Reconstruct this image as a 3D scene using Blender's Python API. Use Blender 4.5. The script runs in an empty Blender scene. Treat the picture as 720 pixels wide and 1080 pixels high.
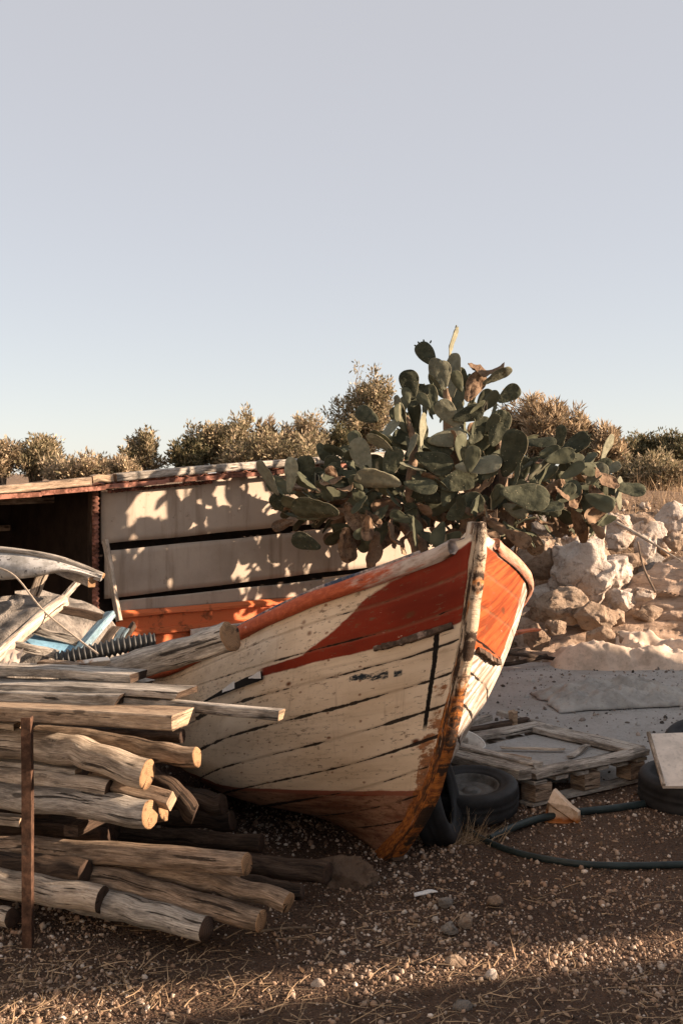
import bpy, bmesh, math, random
import numpy as np
from mathutils import Vector, Matrix, noise
R = math.radians
rng = np.random.default_rng(7)
random.seed(7)
S = bpy.context.scene
COL = S.collection
F, Y0, H = 1250.0, 500.0, 1.85          # focal length in photo pixels, horizon row, eye height

def W(px, py, d):                        # photo pixel + distance -> metres
    return Vector(((px-360)*d/F, d, H-(py-Y0)*d/F))
def G(px, py, z=0.0):                    # photo pixel on a level surface -> metres
    d = (H-z)*F/(py-Y0)
    return Vector(((px-360)*d/F, d, z))
def lerp(a, b, t): return a+(b-a)*t
def sm(a, b, x):
    t = min(1, max(0, (x-a)/(b-a))); return t*t*(3-2*t)
def itp(xs, ys, x): return float(np.interp(x, xs, ys))

# ------------------------------------------------------------------ node helpers
class Mat:
    def __init__(s, name):
        s.m = bpy.data.materials.new(name); s.m.use_nodes = True
        s.t = s.m.node_tree; s.N = s.t.nodes; s.N.clear()
        s.out = s.N.new('ShaderNodeOutputMaterial')
        s.b = s.N.new('ShaderNodeBsdfPrincipled')
        s.t.links.new(s.b.outputs[0], s.out.inputs[0])
        s.b.inputs['Roughness'].default_value = .85
        s.b.inputs['Specular IOR Level'].default_value = .25
    def put(s, sock, v):
        if isinstance(v, bpy.types.NodeSocket): s.t.links.new(v, sock)
        elif v is not None:
            if hasattr(sock.default_value, '__len__'):
                if not hasattr(v, '__len__'): v = (v,)*len(sock.default_value)
                v = tuple(v)
                if len(sock.default_value) == 4 and len(v) == 3: v = v+(1,)
            sock.default_value = v
    def nd(s, typ, *ins, **pr):
        n = s.N.new(typ)
        for k, v in pr.items(): setattr(n, k, v)
        for i, v in enumerate(ins): s.put(n.inputs[i], v) if v is not None else None
        return n
    def math(s, op, a, b=None, c=None):
        n = s.N.new('ShaderNodeMath'); n.operation = op
        for i, v in enumerate((a, b, c)):
            if v is not None: s.put(n.inputs[i], v)
        return n.outputs[0]
    def uv(s): return s.N.new('ShaderNodeUVMap').outputs[0]
    def obj(s): return s.N.new('ShaderNodeTexCoord').outputs['Object']
    def rnd(s): return s.N.new('ShaderNodeObjectInfo').outputs['Random']
    def scale(s, vec, sc, shift=False):
        n = s.N.new('ShaderNodeVectorMath'); n.operation = 'MULTIPLY'
        s.put(n.inputs[0], vec); s.put(n.inputs[1], sc)
        o = n.outputs[0]
        if shift:
            a = s.N.new('ShaderNodeVectorMath'); a.operation = 'ADD'
            s.put(a.inputs[0], o)
            r = s.math('MULTIPLY', s.rnd(), 37.0)
            s.put(a.inputs[1], r); o = a.outputs[0]
        return o
    def noise(s, vec, sc=1, det=5, rough=.6, dist=0):
        n = s.N.new('ShaderNodeTexNoise')
        s.put(n.inputs['Vector'], vec); s.put(n.inputs['Scale'], sc)
        n.inputs['Detail'].default_value = det; n.inputs['Roughness'].default_value = rough
        n.inputs['Distortion'].default_value = dist
        return n.outputs[0]
    def vor(s, vec, sc=1, feat='F1'):
        n = s.N.new('ShaderNodeTexVoronoi'); n.feature = feat
        s.put(n.inputs['Vector'], vec); s.put(n.inputs['Scale'], sc)
        return n.outputs[0]
    def ramp(s, fac, stops, interp='LINEAR'):
        n = s.N.new('ShaderNodeValToRGB'); cr = n.color_ramp; cr.interpolation = interp
        while len(cr.elements) < len(stops): cr.elements.new(.5)
        for e, (p, c) in zip(cr.elements, stops):
            e.position = p
            e.color = (c, c, c, 1) if not hasattr(c, '__len__') else (*c, 1)
        s.put(n.inputs[0], fac); return n.outputs[0]
    def step(s, fac, a, b):               # smooth 0..1 between a and b
        n = s.N.new('ShaderNodeMapRange'); n.interpolation_type = 'SMOOTHSTEP'
        s.put(n.inputs[0], fac); n.inputs[1].default_value = a; n.inputs[2].default_value = b
        return n.outputs[0]
    def mix(s, f, a, b, mode='MIX'):
        n = s.N.new('ShaderNodeMix'); n.data_type = 'RGBA'; n.blend_type = mode
        s.put(n.inputs[0], f); s.put(n.inputs[6], a); s.put(n.inputs[7], b)
        return n.outputs[2]
    def sep(s, v):
        n = s.N.new('ShaderNodeSeparateXYZ'); s.put(n.inputs[0], v); return n.outputs
    def attr(s, name):
        n = s.N.new('ShaderNodeAttribute'); n.attribute_name = name; return n.outputs[0]
    def fin(s, col, rough=None, bump=None, bs=.4, bd=.01):
        s.put(s.b.inputs['Base Color'], col)
        if rough is not None: s.put(s.b.inputs['Roughness'], rough)
        if bump is not None:
            n = s.N.new('ShaderNodeBump'); n.inputs['Strength'].default_value = bs
            n.inputs['Distance'].default_value = bd
            s.put(n.inputs['Height'], bump); s.t.links.new(n.outputs[0], s.b.inputs['Normal'])
        return s.m

def wood(name, c1, c2, c3, grain=44., dark=.85):
    m = Mat(name); v = m.uv()
    g = m.noise(m.scale(v, (6.5, grain, 1), True), 1, 10, .76, .9)
    g2 = m.noise(m.scale(v, (1.1, grain*.25, 1), True), 1, 6, .6, .5)
    pat = m.noise(m.scale(v, (2.6, 7, 1), True), 1, 7, .66)
    fine = m.noise(m.scale(v, (16, grain*4.5, 1), True), 1, 5, .7)
    cr = m.noise(m.scale(v, (1.9, grain*.7, 1), True), 1.7, 5, .6, .5)
    crack = m.step(cr, .605, .635)
    kn = m.vor(m.scale(v, (3.5, 9, 1), True), 1)
    knot = m.step(kn, .13, .07)
    spots = m.step(m.noise(m.scale(v, (11, 17, 1), True), 1, 7, .75), .60, .69)
    c = m.ramp(m.math('ADD', m.math('MULTIPLY', g, .7), m.math('MULTIPLY', g2, .3)), [(.34, c3), (.47, c1), (.62, c2)])
    c = m.mix(m.step(pat, .47, .62), c, m.mix(.6, c, tuple(.45*x for x in c3)))
    c = m.mix(.75, c, m.mix(m.step(fine, .25, .75), (.2, .2, .2), (.8, .8, .8)), 'OVERLAY')
    c = m.mix(m.math('MULTIPLY', spots, .7), c, tuple(.3*x for x in c3))
    c = m.mix(m.math('MULTIPLY', knot, .8), c, tuple(.3*x for x in c3))
    c = m.mix(m.math('MULTIPLY', crack, dark), c, (.014, .009, .006))
    h = m.math('SUBTRACT', m.math('ADD', g, m.math('ADD', m.math('MULTIPLY', fine, .4), g2)), m.math('ADD', m.math('MULTIPLY', crack, 1.6), m.math('MULTIPLY', spots, .3)))
    return m.fin(c, .88, h, .9, .009)
def endgrain(name, a, b):
    m = Mat(name); v = m.uv(); x = m.sep(v)
    r = m.math('SQRT', m.math('ADD', m.math('MULTIPLY', x[0], x[0]), m.math('MULTIPLY', x[1], x[1])))
    n = m.noise(m.scale(v, 60, True), 1, 5, .6)
    ring = m.math('SINE', m.math('ADD', m.math('MULTIPLY', r, 900), m.math('MULTIPLY', n, 9)))
    c = m.mix(m.step(ring, -.8, .9), a, b)
    ang = m.math('ARCTAN2', x[1], x[0])
    cr = m.step(m.noise(m.scale(m.nd('ShaderNodeCombineXYZ', ang, m.math('MULTIPLY', r, 6), 0).outputs[0], (2.2, 1, 1), True), 1, 2, .5), .62, .67)
    c = m.mix(cr, c, (.03, .018, .01))
    c = m.mix(m.step(m.noise(m.scale(v, 25, True), 1, 4), .52, .7), c, tuple(.4*k for k in a))
    return m.fin(c, .9, m.math('SUBTRACT', n, cr), .6, .006)
M = {}
M['pale'] = wood('pale_weathered_wood', (.46, .375, .29), (.66, .56, .45), (.15, .105, .072))
M['grey'] = wood('grey_weathered_wood', (.36, .315, .265), (.58, .52, .445), (.12, .095, .072))
M['brown'] = wood('brown_bark_wood', (.27, .19, .13), (.46, .35, .255), (.075, .048, .032))
M['darkw'] = wood('dark_shaded_wood', (.06, .038, .025), (.115, .078, .054), (.02, .012, .008))  # dark wood, blackened further to imitate shade in the pile and under hull
M['sawn'] = wood('sawn_board_wood', (.37, .26, .17), (.48, .36, .25), (.24, .155, .1), 30, .5)
M['bluew'] = wood('faded_blue_wood', (.16, .27, .33), (.33, .4, .43), (.16, .14, .12), 30)
M['end'] = endgrain('cut_log_end', (.36, .215, .115), (.24, .135, .068))
M['enddark'] = endgrain('dark_log_end', (.07, .042, .028), (.045, .028, .02))

def plain(name, col, rough=.8, var=.35, sc=8, bump=.3, bd=.004, metal=0):
    m = Mat(name); o = m.obj()
    n = m.noise(m.scale(o, 1, True), sc, 7, .65); n2 = m.noise(o, sc*7, 4, .6)
    c = m.mix(m.step(n, .35, .7), tuple(x*(1+var) for x in col), tuple(x*(1-var) for x in col))
    c = m.mix(m.math('MULTIPLY', m.step(n2, .5, .75), .5), c, tuple(x*.5 for x in col))
    m.b.inputs['Metallic'].default_value = metal
    return m.fin(c, rough, m.math('ADD', n, m.math('MULTIPLY', n2, .5)), bump, bd)
def rustmetal(name, paint, rust=(.17, .06, .025), amt=.5, rough=.6):
    m = Mat(name); o = m.scale(m.obj(), 1, True)
    n = m.noise(o, 7, 9, .7); n2 = m.noise(o, 40, 5, .65)
    k = m.step(m.math('ADD', n, m.math('MULTIPLY', n2, .25)), amt+.06, amt+.2)
    rc = m.ramp(n2, [(.3, tuple(x*.4 for x in rust)), (.5, rust), (.7, tuple(min(1, x*2.0) for x in rust))])
    c = m.mix(k, paint, rc)
    return m.fin(c, m.mix(k, (rough,)*3, (.9,)*3), m.math('ADD', n2, m.math('MULTIPLY', k, .6)), .5, .004)
M['rubber'] = plain('tyre_rubber', (.02, .02, .021), .62, .3, 12)
M['hose'] = plain('black_green_hose', (.02, .03, .03), .45, .3, 10)
M['hosegrey'] = plain('grey_ribbed_plastic', (.045, .045, .043), .55, .3, 9)
M['rustpost'] = rustmetal('rusty_angle_iron', (.075, .048, .034), (.07, .036, .022), .38)
M['rim'] = plain('dirty_wheel_rim', (.09, .085, .078), .6, .5, 14)
M['whitep'] = rustmetal('chipped_white_paint', (.72, .67, .6), (.3, .16, .08), .6)
M['bucket'] = plain('dirty_white_plastic', (.6, .57, .52), .5, .25, 9)
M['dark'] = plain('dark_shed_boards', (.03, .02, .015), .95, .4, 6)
M['orange'] = rustmetal('orange_painted_sheet', (.60, .155, .055), (.2, .07, .03), .6, .5)
M['roofrust'] = rustmetal('red_oxide_roof_sheet', (.33, .14, .095), (.1, .042, .027), .47)
M['cloth'] = plain('cream_tarp_cloth', (.56, .44, .345), .95, .22, 7)
M['greycloth'] = plain('grey_tarp_cloth', (.36, .34, .31), .95, .22, 5)
M['bluepanel'] = plain('faded_blue_panel', (.16, .3, .4), .7, .35, 9)
M['string'] = plain('jute_string', (.42, .34, .26), .95, .2, 20)
M['panelwhite'] = plain('pale_board', (.62, .54, .46), .8, .15, 6)

def speckled():
    m = Mat('speckled_white_panel'); o = m.obj()
    n = m.noise(o, 9, 8, .7); n2 = m.noise(o, 45, 4, .7)
    c = m.mix(m.step(n, .42, .62), (.55, .52, .48), (.3, .28, .25))
    c = m.mix(m.step(n2, .56, .64), c, (.12, .11, .1))
    return m.fin(c, .85, n2, .4, .003)
M['speck'] = speckled()
def wallboard():
    m = Mat('cement_board'); o = m.scale(m.obj(), 1, True)
    n = m.noise(o, 2.2, 7, .6); n2 = m.noise(o, 70, 5, .7); st = m.noise(m.scale(o, (9, 9, .9)), 1, 6, .6)
    c = m.mix(m.step(n, .35, .7), (.45, .37, .295), (.35, .285, .225))
    c = m.mix(m.math('MULTIPLY', m.step(st, .5, .72), .6), c, (.2, .145, .1))
    c = m.mix(m.math('MULTIPLY', m.step(m.noise(o, 11, 7, .75), .60, .67), .7), c, (.2, .15, .11))
    return m.fin(c, .93, m.math('ADD', m.math('MULTIPLY', n, 3), n2), .35, .004)
M['board'] = wallboard()
def rockmat(name, a, b, d):
    m = Mat(name); o = m.scale(m.obj(), 1, True)
    n = m.noise(o, 2.6, 9, .66); n2 = m.noise(o, 16, 7, .7); n3 = m.noise(o, 5.5, 8, .7)
    wob = m.nd('ShaderNodeVectorMath', o, m.scale(m.nd('ShaderNodeTexNoise', o, None, 6.0).outputs[1], .12), operation='ADD').outputs[0]
    ce = m.vor(wob, 5.5, 'DISTANCE_TO_EDGE'); crk = m.math('MULTIPLY', m.step(ce, .025, .006), m.step(n3, .5, .58))
    c = m.mix(m.step(n, .38, .62), a, b)
    c = m.mix(m.math('MULTIPLY', m.step(n3, .5, .64), .75), c, d)
    c = m.mix(m.math('MULTIPLY', m.step(n2, .52, .68), .5), c, tuple(.7*x for x in d))
    c = m.mix(m.math('MULTIPLY', crk, .3), c, tuple(.5*x for x in d))
    return m.fin(c, .95, m.math('SUBTRACT', m.math('ADD', n2, n3), m.math('MULTIPLY', crk, .4)), 1, .05)
def rockmat_old(name, a, b, d):
    m = Mat(name); o = m.scale(m.obj(), 1, True)
    n = m.noise(o, 2.6, 9, .66); n2 = m.noise(o, 16, 7, .7); v = m.vor(o, 9)
    c = m.mix(m.step(n, .35, .66), a, b)
    c = m.mix(m.math('MULTIPLY', m.step(n2, .5, .68), .65), c, d)
    c = m.mix(m.math('MULTIPLY', m.step(v, .16, .05), .7), c, tuple(.5*x for x in d))
    return m.fin(c, .95, m.math('ADD', n2, m.math('MULTIPLY', v, .7)), .9, .035)
M['lime'] = rockmat('white_limestone', (.70, .61, .53), (.54, .44, .36), (.34, .23, .16))
M['limebrown'] = rockmat('earthy_limestone', (.45, .34, .25), (.33, .235, .165), (.2, .13, .085))
M['stonegrey'] = rockmat('grey_stone', (.30, .27, .24), (.22, .19, .165), (.12, .095, .075))
def ledge():
    m = Mat('layered_sandstone'); o = m.obj()
    st = m.noise(m.scale(o, (2.2, 3, 17)), 1, 9, .7, 1.1); n = m.noise(o, 11, 7, .7)
    c = m.ramp(st, [(.3, (.26, .165, .11)), (.45, (.5, .35, .25)), (.65, (.6, .45, .34))])
    c = m.mix(m.math('MULTIPLY', m.step(n, .52, .7), .5), c, (.24, .15, .1))
    return m.fin(c, .95, m.math('ADD', m.math('MULTIPLY', st, 1.5), n), 1, .04)
M['ledge'] = ledge()
def groundmat():
    m = Mat('brown_dirt'); o = m.obj()
    n = m.noise(o, 1.1, 8, .6); n2 = m.noise(o, 28, 8, .72); v = m.vor(o, 42); v2 = m.vor(o, 90)
    c = m.mix(m.step(n, .35, .68), (.125, .074, .047), (.075, .044, .028))
    c = m.mix(m.step(n2, .52, .68), c, (.15, .105, .075))
    c = m.mix(m.math('MULTIPLY', m.step(v, .24, .12), m.step(m.noise(o, 9, 3), .48, .6)), c, (.26, .2, .155))
    c = m.mix(m.step(m.noise(o, 55, 3), .6, .66), c, (.035, .022, .015))
    far = m.step(m.sep(o)[1], 10.3, 11.6)
    c = m.mix(far, c, m.mix(m.step(n2, .42, .62), (.30, .205, .135), (.19, .125, .08)))
    return m.fin(c, .95, m.math('SUBTRACT', m.math('ADD', n2, n), m.math('ADD', v, v2)), 1, .02)
M['ground'] = groundmat()
def sandmat():
    m = Mat('grey_sand'); o = m.obj()
    n = m.noise(o, 2.2, 8, .65); n2 = m.noise(o, 45, 7, .75)
    c = m.mix(m.step(n, .35, .68), (.62, .60, .57), (.52, .50, .47))
    c = m.mix(m.math('MULTIPLY', m.step(n2, .5, .66), .6), c, (.34, .31, .275))
    c = m.mix(m.math('MULTIPLY', m.step(m.noise(o, 7, 6, .7), .52, .66), .5), c, (.40, .365, .325))
    c = m.mix(m.step(m.vor(o, 16), .1, .05), c, (.06, .05, .04))
    return m.fin(c, .95, m.math('ADD', n2, m.math('ADD', n, m.noise(o, 9, 6, .7))), 1, .04)
M['sand'] = sandmat()
def colattr(name, rough=.9, trans=0, bump=True):
    m = Mat(name); a = m.attr('Col')
    n = m.noise(m.obj(), 60, 4, .6)
    c = m.mix(.5, a, m.mix(n, (.25, .25, .25), (.75, .75, .75)), 'OVERLAY')
    m.fin(c, rough)
    if trans:
        t = m.N.new('ShaderNodeBsdfTranslucent'); m.t.links.new(c, t.inputs[0])
        x = m.N.new('ShaderNodeMixShader'); x.inputs[0].default_value = trans
        m.t.links.new(m.b.outputs[0], x.inputs[1]); m.t.links.new(t.outputs[0], x.inputs[2])
        m.t.links.new(x.outputs[0], m.out.inputs[0])
    return m.m
M['pebble'] = colattr('pebbles')
M['leaf'] = colattr('bush_leaves', .7, .3)
M['straw'] = colattr('dry_straw', .85, .15)
M['bark'] = plain('bush_bark', (.16, .115, .08), .95, .4, 12)

def padmat(name, g1, g2, brown, amt):
    m = Mat(name); o = m.obj(); r = m.rnd()
    n = m.noise(m.scale(o, 1, True), 3.2, 7, .65)
    c = m.mix(m.step(n, .3, .7), g1, g2)
    c = m.mix(m.math('MULTIPLY', r, .8), c, tuple(.5*x for x in g2))
    sc = m.step(m.noise(m.scale(o, 1, True), 5.5, 8, .72), amt, amt+.1)
    c = m.mix(sc, c, brown)
    rim = m.N.new('ShaderNodeAttribute'); rim.attribute_name = 'rim'
    c = m.mix(m.math('MULTIPLY', m.step(m.math('ADD', rim.outputs['Fac'], m.math('MULTIPLY', m.math('SUBTRACT', n, .5), .5)), .55, .9), .7), c, tuple(.5*x+.5*y for x, y in zip(brown, (.34, .31, .2))))  # pale corky rim, also standing in for sunlit pad edges
    x = m.sep(o)
    g = m.nd('ShaderNodeCombineXYZ', x[0], x[1], 0).outputs[0]
    v = m.vor(g, 6.5)
    c = m.mix(m.step(v, .15, .08), c, (.4, .34, .22))
    c = m.mix(m.step(v, .09, .05), c, (.03, .024, .016))
    m.b.inputs['Specular IOR Level'].default_value = .12
    return m.fin(c, .7, m.math('SUBTRACT', n, m.math('MULTIPLY', m.step(v, .2, .05), .6)), .35, .03)
M['pad'] = padmat('cactus_green', (.125, .125, .078), (.048, .052, .032), (.23, .17, .115), .66)
M['padpale'] = padmat('cactus_pale_green', (.33, .315, .22), (.18, .175, .12), (.27, .2, .13), .6)
M['paddry'] = padmat('cactus_dry_brown', (.30, .2, .125), (.16, .1, .063), (.09, .055, .035), .5)
M['cork'] = plain('corky_cactus_trunk', (.22, .15, .1), .95, .45, 9, .8, .02)

# ------------------------------------------------------------------ mesh helpers
class MB:
    def __init__(s): s.v, s.f, s.m, s.uv, s.sm, s.flat = [], [], [], [], [], False
    def vert(s, p): s.v.append(tuple(p)); return len(s.v)-1
    def face(s, idx, uv=None, mat=0):
        s.f.append(tuple(idx)); s.m.append(mat); s.sm.append(not s.flat)
        s.uv.append(uv if uv else [(s.v[i][0], s.v[i][1]) for i in idx])
    def build(s, name, mats, parent=None, smooth=True, loc=None):
        me = bpy.data.meshes.new(name)
        off = Vector(loc) if loc is not None else Vector((0, 0, 0))
        me.from_pydata([tuple(Vector(p)-off) for p in s.v], [], s.f); me.update()
        for k in (mats if isinstance(mats, (list, tuple)) else [mats]): me.materials.append(M[k] if isinstance(k, str) else k)
        me.polygons.foreach_set('material_index', s.m)
        l = me.uv_layers.new(name='UVMap')
        flat = [c for u in s.uv for p in u for c in p]
        l.data.foreach_set('uv', flat)
        if smooth: me.polygons.foreach_set('use_smooth', s.sm)
        o = bpy.data.objects.new(name, me); COL.objects.link(o)
        o.location = off
        if parent: o.parent = parent; o.matrix_parent_inverse = Matrix.Translation(-parent.location)
        return o

def tag(o, label=None, cat=None, group=None, kind=None):
    if label: o['label'] = label
    if cat: o['category'] = cat
    if group: o['group'] = group
    if kind: o['kind'] = kind
    return o
def thing(name, label, cat, loc=(0, 0, 0), group=None):
    o = bpy.data.objects.new(name, None); COL.objects.link(o); o.location = loc
    o.empty_display_size = .1
    return tag(o, label, cat, group)

def frames(pts):
    T = []
    for i in range(len(pts)):
        a, b = pts[max(0, i-1)], pts[min(len(pts)-1, i+1)]
        T.append((b-a).normalized())
    up = Vector((0, 0, 1)) if abs(T[0].z) < .9 else Vector((0, 1, 0))
    n = T[0].cross(up).normalized(); out = []
    for t in T:
        n = (n-t*n.dot(t)).normalized(); out.append((t, n, t.cross(n)))
    return out
def tube(mb, pts, rad, seg=12, caps=True, wob=0., seed=0., squash=None, capmat=1, capin=0.):
    pts = [Vector(p) for p in pts]; fr = frames(pts); n = len(pts); L = 0; rows = []; us = []
    for i, (p, (t, a, b)) in enumerate(zip(pts, fr)):
        if i: L += (p-pts[i-1]).length
        us.append(L); r0 = rad[i] if hasattr(rad, '__len__') else rad; row = []
        for k in range(seg):
            th = 2*math.pi*k/seg; r = r0
            if wob:
                q = Vector((math.cos(th)*1.3+seed*3.1, math.sin(th)*1.3, L*2.2+seed))
                r *= 1+wob*(noise.noise(q)*1.7+.9*noise.noise(q*2.7)+.5*noise.noise(q*6.5)+.9*noise.noise(Vector((L*3.3, seed*2.3, 0))))
            ca, sa = math.cos(th)*r, math.sin(th)*r
            if squash: ca *= squash
            row.append(mb.vert(p+a*ca+b*sa))
        rows.append(row)
    rr = rad[0] if hasattr(rad, '__len__') else rad
    for i in range(n-1):
        for k in range(seg):
            k2 = (k+1) % seg; v1, v2 = k*2*math.pi*rr/seg, (k+1)*2*math.pi*rr/seg
            mb.face((rows[i][k], rows[i][k2], rows[i+1][k2], rows[i+1][k]), [(us[i], v1), (us[i], v2), (us[i+1], v2), (us[i+1], v1)])
    if caps:
        for row, i, sg in ((rows[0], 0, 1), (rows[-1], n-1, -1)):
            c = pts[i]; t, a, b = fr[i]
            r_in = []; rim = [mb.vert(mb.v[q]) for q in row]
            for j, sc in enumerate((.97, .55)):
                rr2 = []
                for q in row:
                    p = Vector(mb.v[q]); d = p-c
                    off = 0
                    if wob: off = .12*noise.noise(Vector((d.x*40+seed, d.y*40, d.z*40)))*d.length*(1.2 if j else .5)
                    rr2.append(mb.vert(c+d*sc-t*sg*(.004+off)+t*sg*capin*(1-sc)))
                r_in.append(rr2)
            ctr = mb.vert(c+t*sg*capin-t*sg*.004)
            def U(q): d = Vector(mb.v[q])-c; return (d.dot(a), d.dot(b))
            ring = [rim]+r_in
            for j in range(2):
                for k in range(seg):
                    k2 = (k+1) % seg; idx = (ring[j][k], ring[j][k2], ring[j+1][k2], ring[j+1][k])
                    if sg > 0: idx = idx[::-1]
                    mb.face(idx, [U(q) for q in idx], capmat)
            for k in range(seg):
                k2 = (k+1) % seg; idx = (ring[2][k], ring[2][k2], ctr)
                if sg > 0: idx = idx[::-1]
                mb.face(idx, [U(q) for q in idx], capmat)
def bar(mb, p0, p1, w, t, wdir=None, seg=8, wob=.0, seed=0., bev=.12, capmat=1, ragged=0.):
    """a plank or beam from p0 to p1: w wide along wdir, t thick"""
    mb.flat = True
    p0, p1 = Vector(p0), Vector(p1); ax = (p1-p0); L = ax.length; ax.normalize()
    wd = Vector(wdir) if wdir is not None else ax.cross(Vector((0, 0, 1)))
    if wd.length < 1e-4: wd = Vector((1, 0, 0))
    wd = (wd-ax*wd.dot(ax)).normalized(); td = ax.cross(wd).normalized()
    if td.z < 0: td = -td; wd = -wd
    e = min(w, t)*bev
    prof = [(-w/2+e, -t/2), (w/2-e, -t/2), (w/2, -t/2+e), (w/2, t/2-e), (w/2-e, t/2), (-w/2+e, t/2), (-w/2, t/2-e), (-w/2, -t/2+e)]
    per = [0]
    for i in range(8):
        a, b = prof[i], prof[(i+1) % 8]; per.append(per[-1]+math.hypot(a[0]-b[0], a[1]-b[1]))
    rows = []
    for i in range(seg+1):
        u = i/seg; row = []
        c = p0+ax*L*u
        if wob: c = c+td*wob*noise.noise(Vector((u*2.1+seed, seed, 0)))+wd*wob*noise.noise(Vector((u*2+seed, 3, seed)))
        for j, (a, b) in enumerate(prof):
            q = c+wd*a+td*b
            if wob: q = q+td*wob*.25*noise.noise(Vector((u*L*9, a*30+seed, b*30)))
            if ragged and i in (0, seg):
                q = q+ax*ragged*noise.noise(Vector((a*25+seed*5, b*25, i)))*(1 if i else -1)
            row.append(mb.vert(q))
        rows.append(row)
    for i in range(seg):
        for j in range(8):
            k = (j+1) % 8
            mb.face((rows[i][j], rows[i+1][j], rows[i+1][k], rows[i][k]),
                    [(L*i/seg, per[j]), (L*(i+1)/seg, per[j]), (L*(i+1)/seg, per[j+1]), (L*i/seg, per[j+1])])
    mb.face(rows[0], [(p[0], p[1]) for p in prof], capmat)
    mb.face(rows[-1][::-1], [(p[0], p[1]) for p in prof[::-1]], capmat); mb.flat = False
def box(mb, c, sx, sy, sz, ex=(1, 0, 0), ey=(0, 1, 0), ez=(0, 0, 1), bev=.1):
    c = Vector(c); ex, ey, ez = Vector(ex), Vector(ey), Vector(ez)
    bar(mb, c-ex*sx/2, c+ex*sx/2, sy, sz, ey, 2, bev=bev, capmat=0)

def curve_pts(pts, n):
    """Catmull-Rom through pts"""
    P = [Vector(p) for p in pts]; P = [P[0]*2-P[1]]+P+[P[-1]*2-P[-2]]; out = []
    m = len(P)-3
    for i in range(n+1):
        t = m*i/n; k = min(int(t), m-1); u = t-k
        a, b, c, d = P[k:k+4]
        out.append(.5*((2*b)+(c-a)*u+(2*a-5*b+4*c-d)*u*u+(3*b-a-3*c+d)*u**3))
    return out

def soup(name, tv, tf, n, mats, rot, sc, loc, cols, matname, parent=None, smooth=False):
    """n copies of a small template (tv verts, tf faces) as one mesh; rot n*3*3, sc n*3, loc n*3, cols n*3"""
    tv = np.asarray(tv, float); tf = np.asarray(tf, int)
    V = np.einsum('nij,nvj->nvi', rot, tv[None]*sc[:, None, :])+loc[:, None, :]
    nv = len(tv); Fc = tf[None]+(np.arange(n)*nv)[:, None, None]
    V = V.reshape(-1, 3); k = tf.shape[1]; Fc = Fc.reshape(-1, k)
    me = bpy.data.meshes.new(name)
    me.vertices.add(len(V)); me.vertices.foreach_set('co', V.ravel().astype(np.float32))
    me.loops.add(Fc.size); me.loops.foreach_set('vertex_index', Fc.ravel().astype(np.int32))
    me.polygons.add(len(Fc)); me.polygons.foreach_set('loop_start', (np.arange(len(Fc))*k).astype(np.int32))
    me.polygons.foreach_set('loop_total', np.full(len(Fc), k, np.int32))
    if smooth: me.polygons.foreach_set('use_smooth', np.ones(len(Fc), bool))
    me.update(calc_edges=True); me.validate()
    a = me.color_attributes.new('Col', 'FLOAT_COLOR', 'POINT')
    cc = np.ones((n, nv, 4), np.float32); cc[:, :, :3] = cols[:, None, :]
    a.data.foreach_set('color', cc.ravel())
    me.materials.append(M[matname])
    o = bpy.data.objects.new(name, me); COL.objects.link(o)
    if parent: o.parent = parent; o.matrix_parent_inverse = Matrix.Translation(-parent.location)
    return o
def randrot(n, tilt=None):
    q = rng.normal(size=(n, 4)); q /= np.linalg.norm(q, axis=1)[:, None]
    w, x, y, z = q.T
    return np.stack([1-2*(y*y+z*z), 2*(x*y-z*w), 2*(x*z+y*w), 2*(x*y+z*w), 1-2*(x*x+z*z), 2*(y*z-x*w), 2*(x*z-y*w), 2*(y*z+x*w), 1-2*(x*x+y*y)], 1).reshape(n, 3, 3)
def ico(sub=1):
    bm = bmesh.new(); bmesh.ops.create_icosphere(bm, subdivisions=sub, radius=1)
    bm.verts.ensure_lookup_table()
    v = [tuple(x.co) for x in bm.verts]; f = [[y.index for y in x.verts] for x in bm.faces]; bm.free(); return v, f

def gz(x, y):
    """height of the natural ground"""
    b = sm(11.2, 15.8, y+.35*noise.noise(Vector((x*.5, y*.3, 2.)))+.12*(x-1.5)*(1 if x > 1.5 else 0))
    z = 1.62*b+.12*sm(16, 40, y)
    z += .018*noise.noise(Vector((x*1.3, y*1.3, 0)))+.006*noise.noise(Vector((x*5, y*5, 1)))
    if y > 11: z += .12*b*noise.noise(Vector((x*.9, y*.9, 4)))
    if y < 10: z -= .0
    return z
def sheet(name, xs, ys, zf, mat, kind='structure', uvs=1.):
    mb = MB(); nx, ny = len(xs), len(ys)
    for y in ys:
        for x in xs: mb.vert((x, y, zf(x, y)))
    for j in range(ny-1):
        for i in range(nx-1):
            a = j*nx+i; mb.face((a, a+1, a+nx+1, a+nx))
    o = mb.build(name, mat); o['kind'] = kind; return o

# ------------------------------------------------------------------ the setting
xs = sorted(set([-400, -150, -60, -30, -18, -12]+[round(v, 3) for v in np.arange(-8, 9.01, .125)]+[12, 18, 30, 60, 150, 400]))
ys = sorted(set([-60, -20, -6, -2]+[round(v, 3) for v in np.arange(0, 20.01, .125)]+[22, 25, 30, 40, 60, 100, 200, 400, 900]))
sheet('ground', xs, ys, gz, 'ground')
def sandz(x, y):
    ex = .12*noise.noise(Vector((x*1.1, y*1.1, 7)))
    m = min(sm(.25, .8, x-.12*(y-8)+ex), sm(4.6, 4.0, x+ex), sm(6.75, 7.35, y+ex-.1*(x-1)), sm(11.5, 11.2, y+ex*.6))
    return gz(x, min(y, 11.2))*.6-.05+.085*m+.012*noise.noise(Vector((x*2.3, y*2.3, 9)))*m+(.04*sm(9, 11, y)*m)
sheet('sand', np.arange(.2, 4.7, .07), np.arange(6.7, 11.55, .07), sandz, 'sand')

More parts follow.
